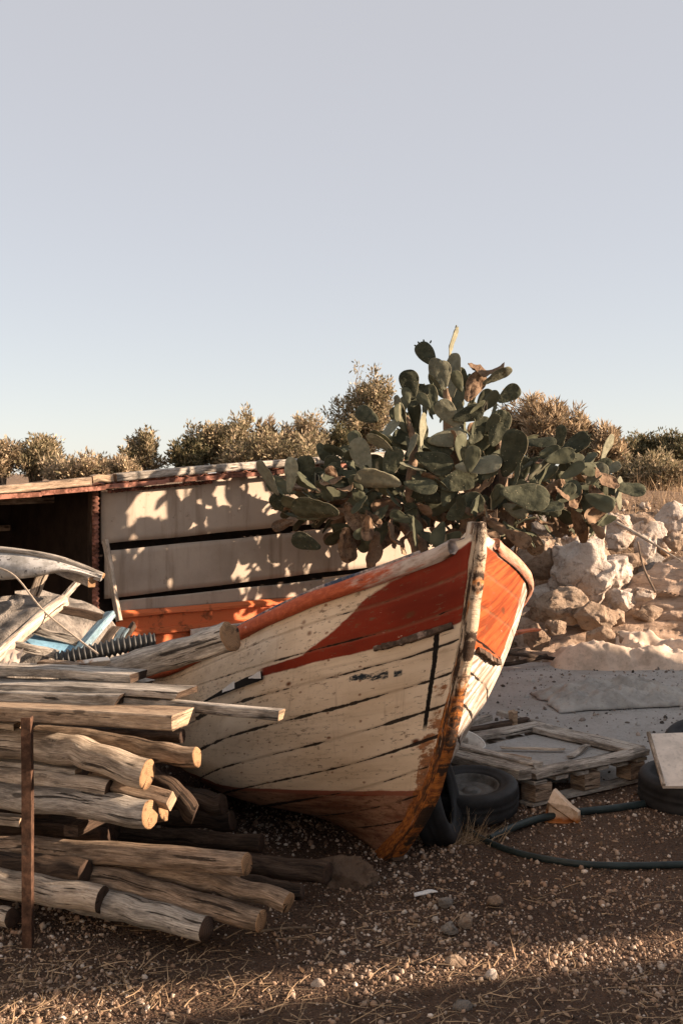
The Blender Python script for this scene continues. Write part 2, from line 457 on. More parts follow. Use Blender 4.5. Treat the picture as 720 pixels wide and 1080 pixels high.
# ------------------------------------------------------------------ pebbles, straw, litter
iv, ifc = ico(1); iv = [tuple(Vector(p)*(1+.55*noise.noise(Vector(p)*1.9+Vector((3, 1, 7))))) for p in iv]
def on_ground(n, ylo, yhi, power=1.0):
    y = ylo+(yhi-ylo)*rng.random(n)**power
    x = (rng.random(n)*2-1)*(.35*y+.45)
    return x, y
n = 92000
x, y = on_ground(n, 3.3, 8.6, 1.15)
keep = rng.random(n) < np.array([.16+1.0*max(0, noise.noise(Vector((a*1.4, b*1.4, 3)))*1.5+.3+.5*noise.noise(Vector((a*5, b*5, 6)))) for a, b in zip(x, y)])
x, y = x[keep], y[keep]; n = len(x)
r = .0031*np.exp(rng.normal(0, .6, n)).clip(.4, 4)*(.75+.07*y)
z = np.array([gz(a, b) for a, b in zip(x, y)])+r*.25
base = np.array([(.36, .275, .21), (.26, .17, .115), (.54, .46, .385), (.14, .09, .06), (.33, .225, .155)])
cols = base[rng.choice(5, n, p=[.26, .27, .09, .22, .16])]*(.7+.55*rng.random((n, 1)))
sc = r[:, None]*(.65+.7*rng.random((n, 3)))
tag(soup('gravel', iv, ifc, n, None, randrot(n), sc, np.stack([x, y, z], 1), cols, 'pebble'), 'small brown and pale pebbles strewn over the dirt', 'gravel', kind='stuff')
def strips(name, pts, lens, wid, cols, up=.25, parent=None, seg=4, curl=.6, heading=None):
    n = len(pts); V = []; Fc = []
    h = rng.random(n)*2*np.pi if heading is None else heading
    el = np.abs(rng.normal(0, up, n)); k = rng.normal(0, curl, n)
    vs = np.zeros((n, seg+1, 2, 3))
    p = np.array(pts, float); ang = h.copy()
    for i in range(seg+1):
        w = wid*(1-.75*i/seg)
        side = np.stack([-np.sin(ang), np.cos(ang), np.zeros(n)], 1)
        if up > .8: side = np.stack([-np.sin(h), np.cos(h), np.zeros(n)], 1)
        vs[:, i, 0] = p-side*w[:, None]/2; vs[:, i, 1] = p+side*w[:, None]/2
        vs[:, i, 1, 2] += w*.5
        d = np.stack([np.cos(ang)*np.cos(el), np.sin(ang)*np.cos(el), np.sin(el)], 1)
        p = p+d*(lens/seg)[:, None]; ang = ang+k/seg; el = el-.25*np.sign(el)*np.minimum(np.abs(el), .8)/seg*2
    me = bpy.data.meshes.new(name)
    nv = (seg+1)*2; idx = np.array([[2*i, 2*i+1, 2*i+3, 2*i+2] for i in range(seg)])
    Fc = (idx[None]+(np.arange(n)*nv)[:, None, None]).reshape(-1, 4)
    me.vertices.add(n*nv); me.vertices.foreach_set('co', vs.ravel().astype(np.float32))
    me.loops.add(Fc.size); me.loops.foreach_set('vertex_index', Fc.ravel().astype(np.int32))
    me.polygons.add(len(Fc)); me.polygons.foreach_set('loop_start', (np.arange(len(Fc))*4).astype(np.int32))
    me.polygons.foreach_set('loop_total', np.full(len(Fc), 4, np.int32))
    me.update(calc_edges=True)
    a = me.color_attributes.new('Col', 'FLOAT_COLOR', 'POINT')
    cc = np.ones((n, nv, 4), np.float32); cc[:, :, :3] = np.asarray(cols)[:, None, :]
    a.data.foreach_set('color', cc.ravel()); me.materials.append(M['straw'])
    o = bpy.data.objects.new(name, me); COL.objects.link(o)
    if parent: o.parent = parent; o.matrix_parent_inverse = Matrix.Translation(-parent.location)
    return o
def strawcol(n): 
    return np.array([(.4, .285, .18)])*(.45+.9*rng.random((n, 1)))*np.array([1, .97, .92])
n = 9500
x, y = on_ground(n, 3.35, 5.4, 1.4)
keep = rng.random(n) < np.array([min(1, .22+.5*sm(4.9, 3.8, b)+.5*sm(.1, -.9, a)*sm(5.2, 4.4, b)) for a, b in zip(x, y)])*np.array([.4+1.2*max(0, .35+noise.noise(Vector((a*2, b*2, 8)))) for a, b in zip(x, y)])
x, y = x[keep], y[keep]; n = len(x)
pts = np.stack([x, y, np.array([gz(a, b) for a, b in zip(x, y)])+.004+.012*rng.random(n)], 1)
tag(strips('dry_grass', pts, .03+.11*rng.random(n)**1.7, .0018+.003*rng.random(n), strawcol(n), .22), 'dry straw and grass bits lying on the dirt', 'dry grass', kind='stuff')
n = 2600
x, y = on_ground(n, 3.35, 6.6, 1.2)
z = np.array([gz(a, b) for a, b in zip(x, y)])+.006
lt = [(-1, 0, 0), (0, -.42, .12), (1, 0, .05), (0, .42, .16)]
rot = randrot(n); 
ang = rng.random(n)*6.28; tl = rng.normal(0, .35, n); t2 = rng.normal(0, .35, n)
rot = np.stack([np.stack([np.cos(ang), -np.sin(ang), tl], 1), np.stack([np.sin(ang), np.cos(ang), t2], 1), np.stack([-tl, -t2, np.ones(n)], 1)], 1)
lc = np.array([(.19, .115, .065), (.1, .062, .04), (.28, .19, .12), (.06, .04, .028)])[rng.choice(4, n)]*(.6+.7*rng.random((n, 1)))
s_ = (.006+.016*rng.random(n)**2)[:, None]*np.array([[1, 1, 1]])
tag(soup('leaf_litter', lt, [[0, 1, 2, 3]], n, None, rot, s_, np.stack([x, y, z], 1), lc, 'straw'), 'brown dead leaves scattered over the ground', 'leaf litter', kind='stuff')

# ------------------------------------------------------------------ the boat
TOP = Vector((.558, 4.81, 0)); AFT = Vector((-.35, .937, 0)).normalized(); STB = Vector((-.937, -.35, 0)).normalized()
SZ = [-.03, .02, .258, .425, .667, .887, 1.142, 1.384, 1.59]; SS = [1.0, .886, .61, .457, .312, .219, .111, .042, 0]
def s0z(z): return itp(SZ, SS, z)
def zg(s): return itp([0, .1, .25, .5, .8, 1.2, 1.6, 2, 3, 4], [1.59, 1.515, 1.425, 1.33, 1.215, 1.07, .935, .81, .6, .58], s)
def zgs(s): return (zg(s-.04)+zg(s)*2+zg(s+.08))/4 if s > .06 else zg(s)
def bg(s): return itp([0, .05, .1, .25, .5, .8, 1.2, 1.6, 2, 3, 4], [0, .085, .16, .33, .49, .60, .69, .74, .78, .76, .6], s)
def bgs(s): return sum(bg(max(0, s+d)) for d in (-.06, -.02, .02, .06))/4*min(1, s/.06+.35) if s > 0 else 0
def sh(v): return itp([0, .06, .13, .2, .28, .4, .6, .8, 1], [.03, .3, .62, .82, .93, .98, 1.0, 1.0, 1], v)
def hull(s, v, side=1, off=0.):
    zs = v*1.59; a = s0z(zs)
    c = v*(1.59-zgs(a))*math.exp(-(s-a)/.4)
    z = v*zgs(s)+c
    fl = itp([0, .1, .2, .3, .42, .6, .8, 1], [.03, .13, .27, .44, .60, .78, .91, 1], v)
    b = bgs(lerp((s-a)*(.6+.4*v), s, sm(.25, 1.1, s-a)))*lerp(fl, sh(v), sm(.05, 1.05, s-a) if side > 0 else .9*sm(.6, 2.2, s-a))+.028
    p = TOP+AFT*s+STB*(side*(b+off)); p.z = z+.012
    return p
KS = 11
def hullmat(side):
    m = Mat('peeling_hull_paint'); uv = m.uv(); x = m.sep(uv); u, v = x[0], x[1]
    o = m.obj()
    w = m.noise(m.scale(uv, (3.2, 9, 1)), 1, 6, .6); fine = m.noise(m.scale(uv, (18, 60, 1)), 1, 6, .7)
    grain = m.noise(m.scale(uv, (1.4, 60, 1)), 1, 6, .6)
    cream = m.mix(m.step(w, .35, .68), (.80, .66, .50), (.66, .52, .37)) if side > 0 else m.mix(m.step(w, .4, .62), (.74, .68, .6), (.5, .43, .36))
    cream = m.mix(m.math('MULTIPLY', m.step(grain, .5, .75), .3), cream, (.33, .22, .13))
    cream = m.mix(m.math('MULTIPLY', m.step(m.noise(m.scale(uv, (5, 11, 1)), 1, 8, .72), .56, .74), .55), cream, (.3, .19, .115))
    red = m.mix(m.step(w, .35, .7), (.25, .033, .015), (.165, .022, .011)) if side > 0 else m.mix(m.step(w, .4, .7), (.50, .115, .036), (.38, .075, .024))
    edge = m.math('MULTIPLY', m.math('SUBTRACT', w, .5), .03)
    ve = m.math('ADD', v, edge)
    if side > 0:
        lo = m.step(ve, .772, .777)
        lim = m.math('SUBTRACT', .982, m.math('MULTIPLY', m.math('POWER', m.math('MAXIMUM', m.math('SUBTRACT', u, .1), 0), 1.25), .44))
        wav = m.math('MULTIPLY', m.math('SINE', m.math('MULTIPLY', u, 17)), .012)
        hi = m.step(m.math('SUBTRACT', m.math('ADD', m.math('ADD', ve, wav), edge), lim), .004, -.004)
        big = m.math('MULTIPLY', m.math('MULTIPLY', lo, hi), m.step(m.math('ADD', u, edge), .62, .60))
        thin = m.math('MULTIPLY', m.math('MULTIPLY', lo, m.step(ve, .812, .806)), m.step(m.math('ADD', u, m.math('MULTIPLY', edge, 3)), .90, .84))
        k = m.math('MAXIMUM', big, thin)
    else:
        k = m.math('MULTIPLY', m.math('MULTIPLY', m.step(ve, .70, .706), m.step(ve, .975, .97)), m.step(m.math('ADD', u, m.math('MULTIPLY', edge, 5)), .30, .285))
    chips = m.step(m.noise(m.scale(uv, (14, 40, 1)), 1, 6, .7), .66, .70)
    k = m.math('MULTIPLY', k, m.math('SUBTRACT', 1, m.math('MULTIPLY', chips, .85)))
    c = m.mix(k, cream, red)
    # below the waterline
    wl = m.step(m.math('ADD', v, m.math('MULTIPLY', edge, .25)), .268, .265)
    bot = m.mix(m.step(m.noise(m.scale(uv, (3, 16, 1)), 1, 7, .7), .4, .62), (.40, .225, .145), (.17, .066, .036))
    bot = m.mix(m.step(fine, .5, .66), bot, (.11, .05, .03))
    c = m.mix(wl, c, bot)
    line = m.math('MULTIPLY', m.step(ve, .262, .266), m.step(ve, .286, .281))
    c = m.mix(m.math('MULTIPLY', line, .9), c, (.24, .045, .02))
    # rust runs near the stem and rust spots
    rs = m.noise(m.scale(uv, (9, 13, 1)), 1, 7, .7)
    near = m.step(u, .13 if side > 0 else .06, .02)
    low = m.step(v, .75, .25)
    drip = m.noise(m.scale(uv, (55, 2.6, 1)), 1, 5, .65)
    dk = m.math('MULTIPLY', m.math('MULTIPLY', m.step(drip, .56, .72), m.step(m.noise(m.scale(uv, (2.5, 5, 1)), 1, 3), .42, .6)), .38)
    c = m.mix(dk, c, (.21, .115, .06))
    scr = m.step(m.math('ADD', m.noise(m.scale(uv, (24, 75, 1)), 1, 7, .8), m.math('MULTIPLY', m.noise(m.scale(uv, (2.2, 6, 1)), 1, 4), .26)), .70, .745)
    c = m.mix(m.math('MULTIPLY', scr, .75), c, (.17, .105, .065))
    if side < 0:  # diagonal twig shadow streaks painted into the colour, drawn like peeled paint
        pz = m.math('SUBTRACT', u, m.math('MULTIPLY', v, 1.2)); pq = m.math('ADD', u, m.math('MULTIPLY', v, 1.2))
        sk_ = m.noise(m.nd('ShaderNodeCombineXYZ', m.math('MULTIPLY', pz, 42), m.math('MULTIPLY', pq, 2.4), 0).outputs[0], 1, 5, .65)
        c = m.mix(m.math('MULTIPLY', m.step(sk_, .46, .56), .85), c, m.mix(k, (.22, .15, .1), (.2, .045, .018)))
    rk = m.math('MULTIPLY', m.step(m.math('ADD', rs, m.math('MULTIPLY', near, m.math('MULTIPLY', low, .34))), .64, .72), .9)
    rc = m.mix(m.step(fine, .35, .65), (.36, .13, .035), (.14, .05, .02))
    c = m.mix(rk, c, rc)
    nu = m.math('SUBTRACT', m.math('FRACT', m.math('MULTIPLY', u, 7.5)), .5)
    nv = m.math('SUBTRACT', m.math('FRACT', m.math('ADD', m.math('MULTIPLY', v, 22), .5)), .5)
    nd_ = m.math('SQRT', m.math('ADD', m.math('MULTIPLY', m.math('MULTIPLY', nu, nu), 1.1), m.math('MULTIPLY', m.math('MULTIPLY', nv, nv), .32)))
    nail = m.math('MULTIPLY', m.step(m.math('ADD', nd_, m.math('MULTIPLY', m.math('SUBTRACT', fine, .5), .12)), .075, .03), m.step(m.noise(m.scale(uv, (7.5, 22, 1)), 1, 2), .5, .58))
    c = m.mix(m.math('MULTIPLY', nail, .8), c, (.2, .08, .035))
    sp = m.math('MULTIPLY', m.step(m.vor(m.scale(uv, (7.5, 13, 1)), 1), .17, .05), m.step(m.noise(m.scale(uv, (2, 3, 1)), 1, 3), .46, .56))
    c = m.mix(sp, c, (.13, .045, .02))
    # open seams between the strakes
    wv = m.math('ADD', m.math('ADD', v, m.math('MULTIPLY', m.math('MULTIPLY', u, .40), m.math('MAXIMUM', m.math('SUBTRACT', .79, v), 0))), m.math('MULTIPLY', m.math('SUBTRACT', fine, .5), .005))
    fr = m.math('FRACT', m.math('MULTIPLY', wv, KS))
    d = m.math('MINIMUM', fr, m.math('SUBTRACT', 1, fr))
    kk = m.math('FLOOR', m.math('ADD', m.math('MULTIPLY', wv, KS), .5))
    th = m.noise(m.nd('ShaderNodeCombineXYZ', m.math('MULTIPLY', u, 3.6), m.math('MULTIPLY', kk, 7.7), 0).outputs[0], 1, 5, .7)
    width = m.math('MULTIPLY', m.math('MAXIMUM', m.math('SUBTRACT', m.math('SUBTRACT', th, m.math('MULTIPLY', m.step(wv, .70, .80), .10 if side > 0 else .16)), .43), 0), .36)
    seam = m.math('MULTIPLY', m.math('LESS_THAN', d, width), m.step(v, .06, .1))
    soft = m.math('MULTIPLY', m.step(d, .10, .0), .35)
    c = m.mix(soft, c, (.2, .12, .07))
    c = m.mix(m.math('MULTIPLY', seam, .95), c, (.012, .009, .007))
    if side > 0:   # open joint along the stem, dark scrawl on the paint
        gu = m.math('ADD', u, m.math('MULTIPLY', m.math('SUBTRACT', fine, .5), .012))
        j = m.math('MULTIPLY', m.math('MULTIPLY', m.step(gu, .058, .061), m.step(gu, .078, .075)), m.math('MULTIPLY', m.step(v, .47, .50), m.step(v, .775, .765)))
        c = m.mix(j, c, (.01, .008, .007))
        b1 = m.math('ABSOLUTE', m.math('SUBTRACT', m.math('ADD', v, m.math('MULTIPLY', m.math('SUBTRACT', u, .28), -.075)), m.math('ADD', .690, m.math('MULTIPLY', m.math('SINE', m.math('MULTIPLY', u, 60)), .002))))
        sc_ = m.math('MULTIPLY', m.step(m.math('ADD', b1, m.math('MULTIPLY', m.math('SUBTRACT', fine, .5), .05)), .013, .006), m.math('MULTIPLY', m.step(u, .17, .178), m.step(u, .385, .375)))
        gap = m.math('MULTIPLY', m.step(u, .200, .205), m.step(u, .226, .221))
        smu = m.step(m.noise(m.scale(uv, (45, 150, 1)), 1, 4, .7), .36, .48)
        c = m.mix(m.math('MULTIPLY', m.math('MULTIPLY', sc_, smu), m.math('SUBTRACT', 1, gap)), c, (.02, .032, .042))
    h = m.math('SUBTRACT', m.math('ADD', m.math('MULTIPLY', w, .6), m.math('ADD', m.math('MULTIPLY', fine, .25), m.math('MULTIPLY', k, .25))), m.math('ADD', m.math('MULTIPLY', seam, 1.2), soft))
    return m.fin(c, m.mix(k, (.62,)*3, (.42,)*3), h, .6, .006)
HS = {}
boat = thing('fishing_boat', 'wrecked cream wooden fishing boat with red band and rust stained stem', 'boat', hull(1.6, 0))
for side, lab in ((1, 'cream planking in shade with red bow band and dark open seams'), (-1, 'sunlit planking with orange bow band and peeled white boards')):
    mb = MB(); NU = 84
    vs = []
    for k in range(KS):
        for q in (0, .25, .5, .75): vs.append(((k+q)/KS, 0))
    vs.append((1., 0)); vs[0] = (0., 0)
    grid = []
    for v, off in vs:
        a = s0z(v*1.59); row = []
        for i in range(NU+1):
            s = a+(4-a)*(i/NU)**1.7
            bump = .006*noise.noise(Vector((s*1.7, v*5, side*3)))+.003*noise.noise(Vector((s*3, v*14, side)))
            row.append((mb.vert(hull(s, v, side, off+bump*min(1, (s-a)*6))), (s-a, v)))
        grid.append(row)
    for j in range(len(vs)-1):
        for i in range(NU):
            q = [grid[j][i], grid[j][i+1], grid[j+1][i+1], grid[j+1][i]]
            if side < 0: q = q[::-1]
            mb.face([t[0] for t in q], [t[1] for t in q])
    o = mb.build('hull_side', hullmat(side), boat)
    fm = o.data.polygons[len(o.data.polygons)//2]
    sd = o.modifiers.new('thick', 'SOLIDIFY'); sd.thickness = .022; sd.offset = -1 if fm.normal.dot(STB*side) > 0 else 1
    o['label'] = lab; HS[side] = o
# transom
mb = MB(); ring = [hull(4, v, 1) for v in np.linspace(1, 0, 14)]+[hull(4, v, -1) for v in np.linspace(0, 1, 14)]
a = [mb.vert(p) for p in ring]; b = [mb.vert(p+AFT*.03) for p in ring]
mb.face(a); mb.face(b[::-1])
for i in range(len(a)): j = (i+1) % len(a); mb.face((a[i], b[i], b[j], a[j]))
mb.build('transom', 'whitep', boat, False)
# stem post
def stemmat():
    m = Mat('rusty_stem_paint'); uv = m.uv(); x = m.sep(uv)
    n = m.noise(m.scale(uv, (13, 26, 1)), 1, 8, .72); n2 = m.noise(m.scale(uv, (40, 70, 1)), 1, 5, .7); st = m.noise(m.scale(uv, (4, 60, 1)), 1, 6, .65)
    c = m.mix(m.step(st, .4, .65), (.62, .50, .37), (.47, .33, .21))
    z = x[0]
    lowr = m.step(z, 1.25, .45)
    k = m.step(m.math('ADD', st, m.math('MULTIPLY', lowr, .24)), .53, .64)
    c = m.mix(k, c, m.mix(m.step(n2, .4, .6), (.48, .17, .035), (.22, .07, .022)))
    edge = m.step(m.math('ADD', x[1], m.math('MULTIPLY', m.math('SUBTRACT', n, .5), .1)), .062, .03)
    k2 = m.math('MULTIPLY', edge, m.step(m.noise(m.scale(uv, (5, 38, 1)), 1, 7, .72), .46, .54))
    c = m.mix(k2, c, (.045, .026, .016))
    c = m.mix(m.step(n2, .62, .68), c, (.05, .03, .02))
    return m.fin(c, .75, m.math('ADD', n, m.math('MULTIPLY', n2, .6)), 1, .012)
mb = MB(); rows = []
zs = list(np.linspace(0.0, 1.655, 40))
for z in zs:
    a = s0z(min(z, 1.59))-(max(0, z-1.59)*.12)
    dep = .13+.02*math.sin(z*9)*.3
    if z > 1.59: dep = lerp(.09, .03, (z-1.59)/.065)
    t0 = .026
    jag = .010*noise.noise(Vector((z*14, 0, 3)))
    prof = [(dep, .034), (.055, .047), (.02, .043), (-.028+jag, t0), (-.032+jag, 0), (-.028+jag, -t0), (.02, -.043), (.055, -.047), (dep, -.034)]
    row = []
    for k, (d, t) in enumerate(prof):
        t2 = t*(1 if z < 1.5 else lerp(1, .62, (z-1.5)/.155))
        p = TOP+AFT*(a+d)+STB*t2; p.z = z+.0+ .004*noise.noise(Vector((z*30, k, 1)))
        p += STB*.004*noise.noise(Vector((z*22, k*1.7, 5)))
        row.append((mb.vert(p), (z, d+.03)))
    rows.append(row)
for j in range(len(rows)-1):
    for k in range(8):
        q = [rows[j][k], rows[j][k+1], rows[j+1][k+1], rows[j+1][k]]
        mb.face([t[0] for t in q], [t[1] for t in q])
mb.face([t[0] for t in rows[-1]], [t[1] for t in rows[-1]])
mb.build('stem', stemmat(), boat)
# keel
mb = MB(); pts = [TOP+AFT*s+Vector((0, 0, z)) for s, z in ((.84, .06), (.95, .015), (1.2, .005), (2.5, 0), (4, 0))]
for a, b in zip(pts[:-1], pts[1:]): bar(mb, a, b, .06, .07, STB, 2)
mb.build('keel', ['darkw', 'darkw'], boat)
# rails along the sheer
def railmat(side):
    m = Mat('peeling_rail_paint'); uv = m.uv(); x = m.sep(uv)
    n = m.noise(m.scale(uv, (9, 30, 1)), 1, 7, .72); n2 = m.noise(m.scale(uv, (30, 60, 1)), 1, 5, .7)
    white = m.mix(m.step(n2, .4, .65), (.55, .45, .38), (.38, .29, .23))
    red = m.mix(m.step(n2, .35, .6), (.5, .115, .045), (.36, .075, .03)) if side > 0 else m.mix(m.step(n2, .35, .6), (.56, .19, .10), (.5, .3, .22))
    f = m.step(m.math('ADD', x[0], m.math('MULTIPLY', m.math('SUBTRACT', n, .5), 1.1)), .06, .34) if side > 0 else m.step(n, .68, .5)
    c = m.mix(f, white, red)
    c = m.mix(m.step(n, .62, .68), c, (.5, .43, .38))
    c = m.mix(m.step(n2, .64, .7), c, (.06, .035, .022))
    return m.fin(c, .7, m.math('ADD', n, n2), .7, .006)
for side in (1, -1):
    ss = np.concatenate([np.linspace(.035, .6, 18), np.linspace(.7, 4, 20)])
    mb = MB(); rows = []; prof = [(.0, -.05), (.024, -.048), (.032, -.03), (.032, -.004), (.022, .012), (-.03, .014), (-.034, -.006)]
    for s in ss:
        row = []
        for k, (q, hz) in enumerate(prof):
            if side < 0: q, hz = q*.7, hz*.72
            p = hull(s, 1, side, q); p.z += hz+.005*noise.noise(Vector((s*6, k, side)))
            row.append((mb.vert(p), (s, k*.02)))
        rows.append(row)
    for j in range(len(rows)-1):
        for k in range(len(prof)-1):
            q = [rows[j][k], rows[j][k+1], rows[j+1][k+1], rows[j+1][k]]
            mb.face([t[0] for t in q], [t[1] for t in q])
    for rw in (rows[0], rows[-1]): mb.face([t[0] for t in rw], [t[1] for t in rw])
    rail_o = mb.build('gunwale_rail', railmat(side), boat)
    mb = MB()
    for sa, sb in zip(np.linspace(.14, 3.9, 30)[:-1], np.linspace(.14, 3.9, 30)[1:]):
        p, q = hull(sa, 1, side, -.032), hull(sb, 1, side, -.032)
        p.z += .026; q.z += .026
        bar(mb, p, q, .026, .026, None, 1)
    if 'navy' not in M: M['navy'] = rustmetal('worn_navy_paint', (.035, .06, .1), (.3, .24, .2), .5)
    mb.build('cap_strip', ['navy', 'navy'], rail_o, False)
    # rubbing strake under the painted band
    mb = MB(); vv = .772 if side > 0 else .70
    se = (.02, .26) if side > 0 else (.02, .24)
    sL = np.linspace(se[0], se[1], 9); a0 = s0z(vv*1.59)
    for i in range(8):
        p, q = hull(a0+sL[i], vv, side, .012), hull(a0+sL[i+1], vv, side, .012)
        w_ = .030*(1-.5*abs(i-3)/8)*(1+.4*noise.noise(Vector((i*1.9, side, 0))))
        bar(mb, p, q, .022, w_, STB*side, 2, .006, i*1.1)
    M.setdefault('strake', rustmetal('rotten_strake', (.30, .22, .17), (.07, .045, .03), .42))
    mb.build('rub_strake', ['strake', 'strake'], HS[side], False)
# split in the planking ; black patch painted for its dark hole, white filler
mb = MB(); vv = .755
def patch(sa, sb, va, vb, mat, off, nseg=6, rag=.004):
    pts = []
    for i in range(nseg+1): 
        t = i/nseg; pts.append((lerp(sa, sb, t), va(t)+rag*noise.noise(Vector((t*6+sa*9, 2, 0)))))
    for i in range(nseg, -1, -1):
        t = i/nseg; pts.append((lerp(sa, sb, t), vb(t)+rag*noise.noise(Vector((t*6+sa*9, 5, 0)))))
    idx = [mb.vert(hull(s, v, 1, off)) for s, v in pts]; n_ = nseg+1
    for i in range(nseg): mb.face((idx[i], idx[i+1], idx[2*n_-2-i], idx[2*n_-1-i]), None, mat)
M['black'] = plain('black_open_joint', (.012, .01, .009), .9, .2, 20)
M['filler'] = plain('white_filler', (.75, .73, .7), .8, .08, 20)
A0 = s0z(vv*1.59)
patch(.90, 1.52, lambda t: lerp(.757, .715, t), lambda t: lerp(.79, .755, t)-.035*t*t, 0, .014, 10)
patch(.905, 1.0, lambda t: .762+.012*t, lambda t: .792-.012*t, 1, .018, 4)
patch(1.12, 1.25, lambda t: lerp(.748, .742, t), lambda t: lerp(.782, .757, t), 1, .018, 4)
mb.build('split_plank', ['black', 'filler'], HS[1], False)
# inside: ribs and a thwart
for s in (1.3, 1.7, 2.1, 2.5, 2.9, 3.3, 3.7):
    for side in (1, -1):
        mb = MB(); pp = [hull(s, v, side, -.04) for v in np.linspace(.98, .12, 9)]
        tube(mb, pp, .018, 6, True, capmat=0); mb.build('rib', ['grey'], boat)
mb = MB(); bar(mb, hull(2.2, .72, 1, -.04), hull(2.2, .72, -1, -.04), .22, .03, AFT, 4)
mb.build('thwart', ['grey', 'end'], boat, False)

# ------------------------------------------------------------------ shed
TH = R(35); E = Vector((math.cos(TH), math.sin(TH), 0)); Nb = Vector((-math.sin(TH), math.cos(TH), 0)); L0 = Vector((-1.836, 9, 0))
def SH(r, q, z): return L0+E*r+Nb*q+Vector((0, 0, z))
shed = thing('shed', 'low shed of grey cement boards with rusty roof and dark open bay', 'shed', SH(0, 0, 0))
def panel(rs, lo, hi, q=0., th=.018, seed=0, name='wall_panel'):
    mb = MB(); nr, nz = 26, 8; fr, bk = [], []
    for i in range(nr+1):
        t = i/nr; r = lerp(rs[0], rs[1], t); a, b = [], []
        l_ = itp(lo[0], lo[1], r)+.008*noise.noise(Vector((r*2.3, seed, 0))); h_ = itp(hi[0], hi[1], r)+.008*noise.noise(Vector((r*2.1, seed, 4)))
        for j in range(nz+1):
            z = lerp(l_, h_, j/nz); qq = q+.018*noise.noise(Vector((r*1.1, z*1.6, seed)))+.004*noise.noise(Vector((r*6, z*6, seed)))
            a.append(mb.vert(SH(r, qq, z))); b.append(mb.vert(SH(r, qq+th, z)))
        fr.append(a); bk.append(b)
    for i in range(nr):
        for j in range(nz):
            mb.face((fr[i][j], fr[i+1][j], fr[i+1][j+1], fr[i][j+1])); mb.face((bk[i][j], bk[i][j+1], bk[i+1][j+1], bk[i+1][j]))
        mb.face((fr[i][0], bk[i][0], bk[i+1][0], fr[i+1][0])); mb.face((fr[i][nz], fr[i+1][nz], bk[i+1][nz], bk[i][nz]))
    for j in range(nz):
        mb.face((fr[0][j], fr[0][j+1], bk[0][j+1], bk[0][j])); mb.face((fr[nr][j], bk[nr][j], bk[nr][j+1], fr[nr][j+1]))
    return mb.build(name, 'board', shed)
RE = 3.75
r3 = [0, 1.66, RE]
panel((.02, RE), (r3, [1.315, 1.41, 1.53]), (r3, [1.72, 1.865, 2.0]), 0, seed=1)
panel((.05, RE), (r3, [.895, .985, 1.09]), (r3, [1.262, 1.35, 1.465]), .004, seed=2)
panel((.16, RE), (r3, [.79, .81, .84]), (r3, [.872, .93, 1.02]), .0, seed=3)
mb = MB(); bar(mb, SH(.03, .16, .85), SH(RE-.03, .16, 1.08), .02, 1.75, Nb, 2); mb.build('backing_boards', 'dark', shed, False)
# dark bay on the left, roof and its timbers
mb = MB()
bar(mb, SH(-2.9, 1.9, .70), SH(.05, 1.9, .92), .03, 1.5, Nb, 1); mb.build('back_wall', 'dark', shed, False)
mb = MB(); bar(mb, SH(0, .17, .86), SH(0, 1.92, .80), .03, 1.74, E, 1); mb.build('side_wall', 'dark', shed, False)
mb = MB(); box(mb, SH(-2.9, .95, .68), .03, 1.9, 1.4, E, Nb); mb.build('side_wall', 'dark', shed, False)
for (r0, z0, r1, z1, q) in ((-2.8, 1.60, -.15, 1.645, .55), (-2.8, 1.35, -.1, 1.38, 1.7)):
    mb = MB(); bar(mb, SH(r0, q, z0), SH(r1, q, z1), .05, .05, Nb, 6, .01, 2); mb.build('rafter', ['brown', 'end'], shed)
def roofz(r): return 1.755+.078*(r+0)
mb = MB(); nr, nq = 190, 6; grid = []
for i in range(nr+1):
    r = lerp(-3.0, RE+.25, i/nr); row = []
    for j in range(nq+1):
        q = lerp(-.14, 2.2, j/nq)
        row.append(mb.vert(SH(r, q, roofz(r)+.012*math.sin(r*2*math.pi/.09)+.03-.055*(q+.14)+.012*noise.noise(Vector((r*1.5, q, 0))))))
    grid.append(row)
for i in range(nr):
    for j in range(nq): mb.face((grid[i][j], grid[i+1][j], grid[i+1][j+1], grid[i][j+1]))
o = roof_o = mb.build('roof', 'roofrust', shed); sd = o.modifiers.new('t', 'SOLIDIFY'); sd.thickness = .004
mb = MB()
for i in range(14):
    ra, rb = lerp(-3, RE+.2, i/14), lerp(-3, RE+.2, (i+1)/14)
    bar(mb, SH(ra, -.16, roofz(ra)+.002+.01*noise.noise(Vector((ra, 0, 0)))), SH(rb, -.16, roofz(rb)-.005+.01*noise.noise(Vector((rb, 0, 0)))), .012, .034, Nb, 1)
mb.build('fascia', ['roofrust', 'roofrust'], shed, False)
for r0, r1, dz, mt, w_ in ((-3.0, -.13, .052, 'brown', .06), (-.12, .04, .065, 'sawn', .055), (.07, 3.9, .062, 'grey', .06)):
    mb = MB(); bar(mb, SH(r0, -.12, roofz(r0)+dz), SH(r1, -.12, roofz(r1)+dz), .09, w_, Nb, 10, .012, r0); mb.build('roof_beam', [mt, 'end'], roof_o)
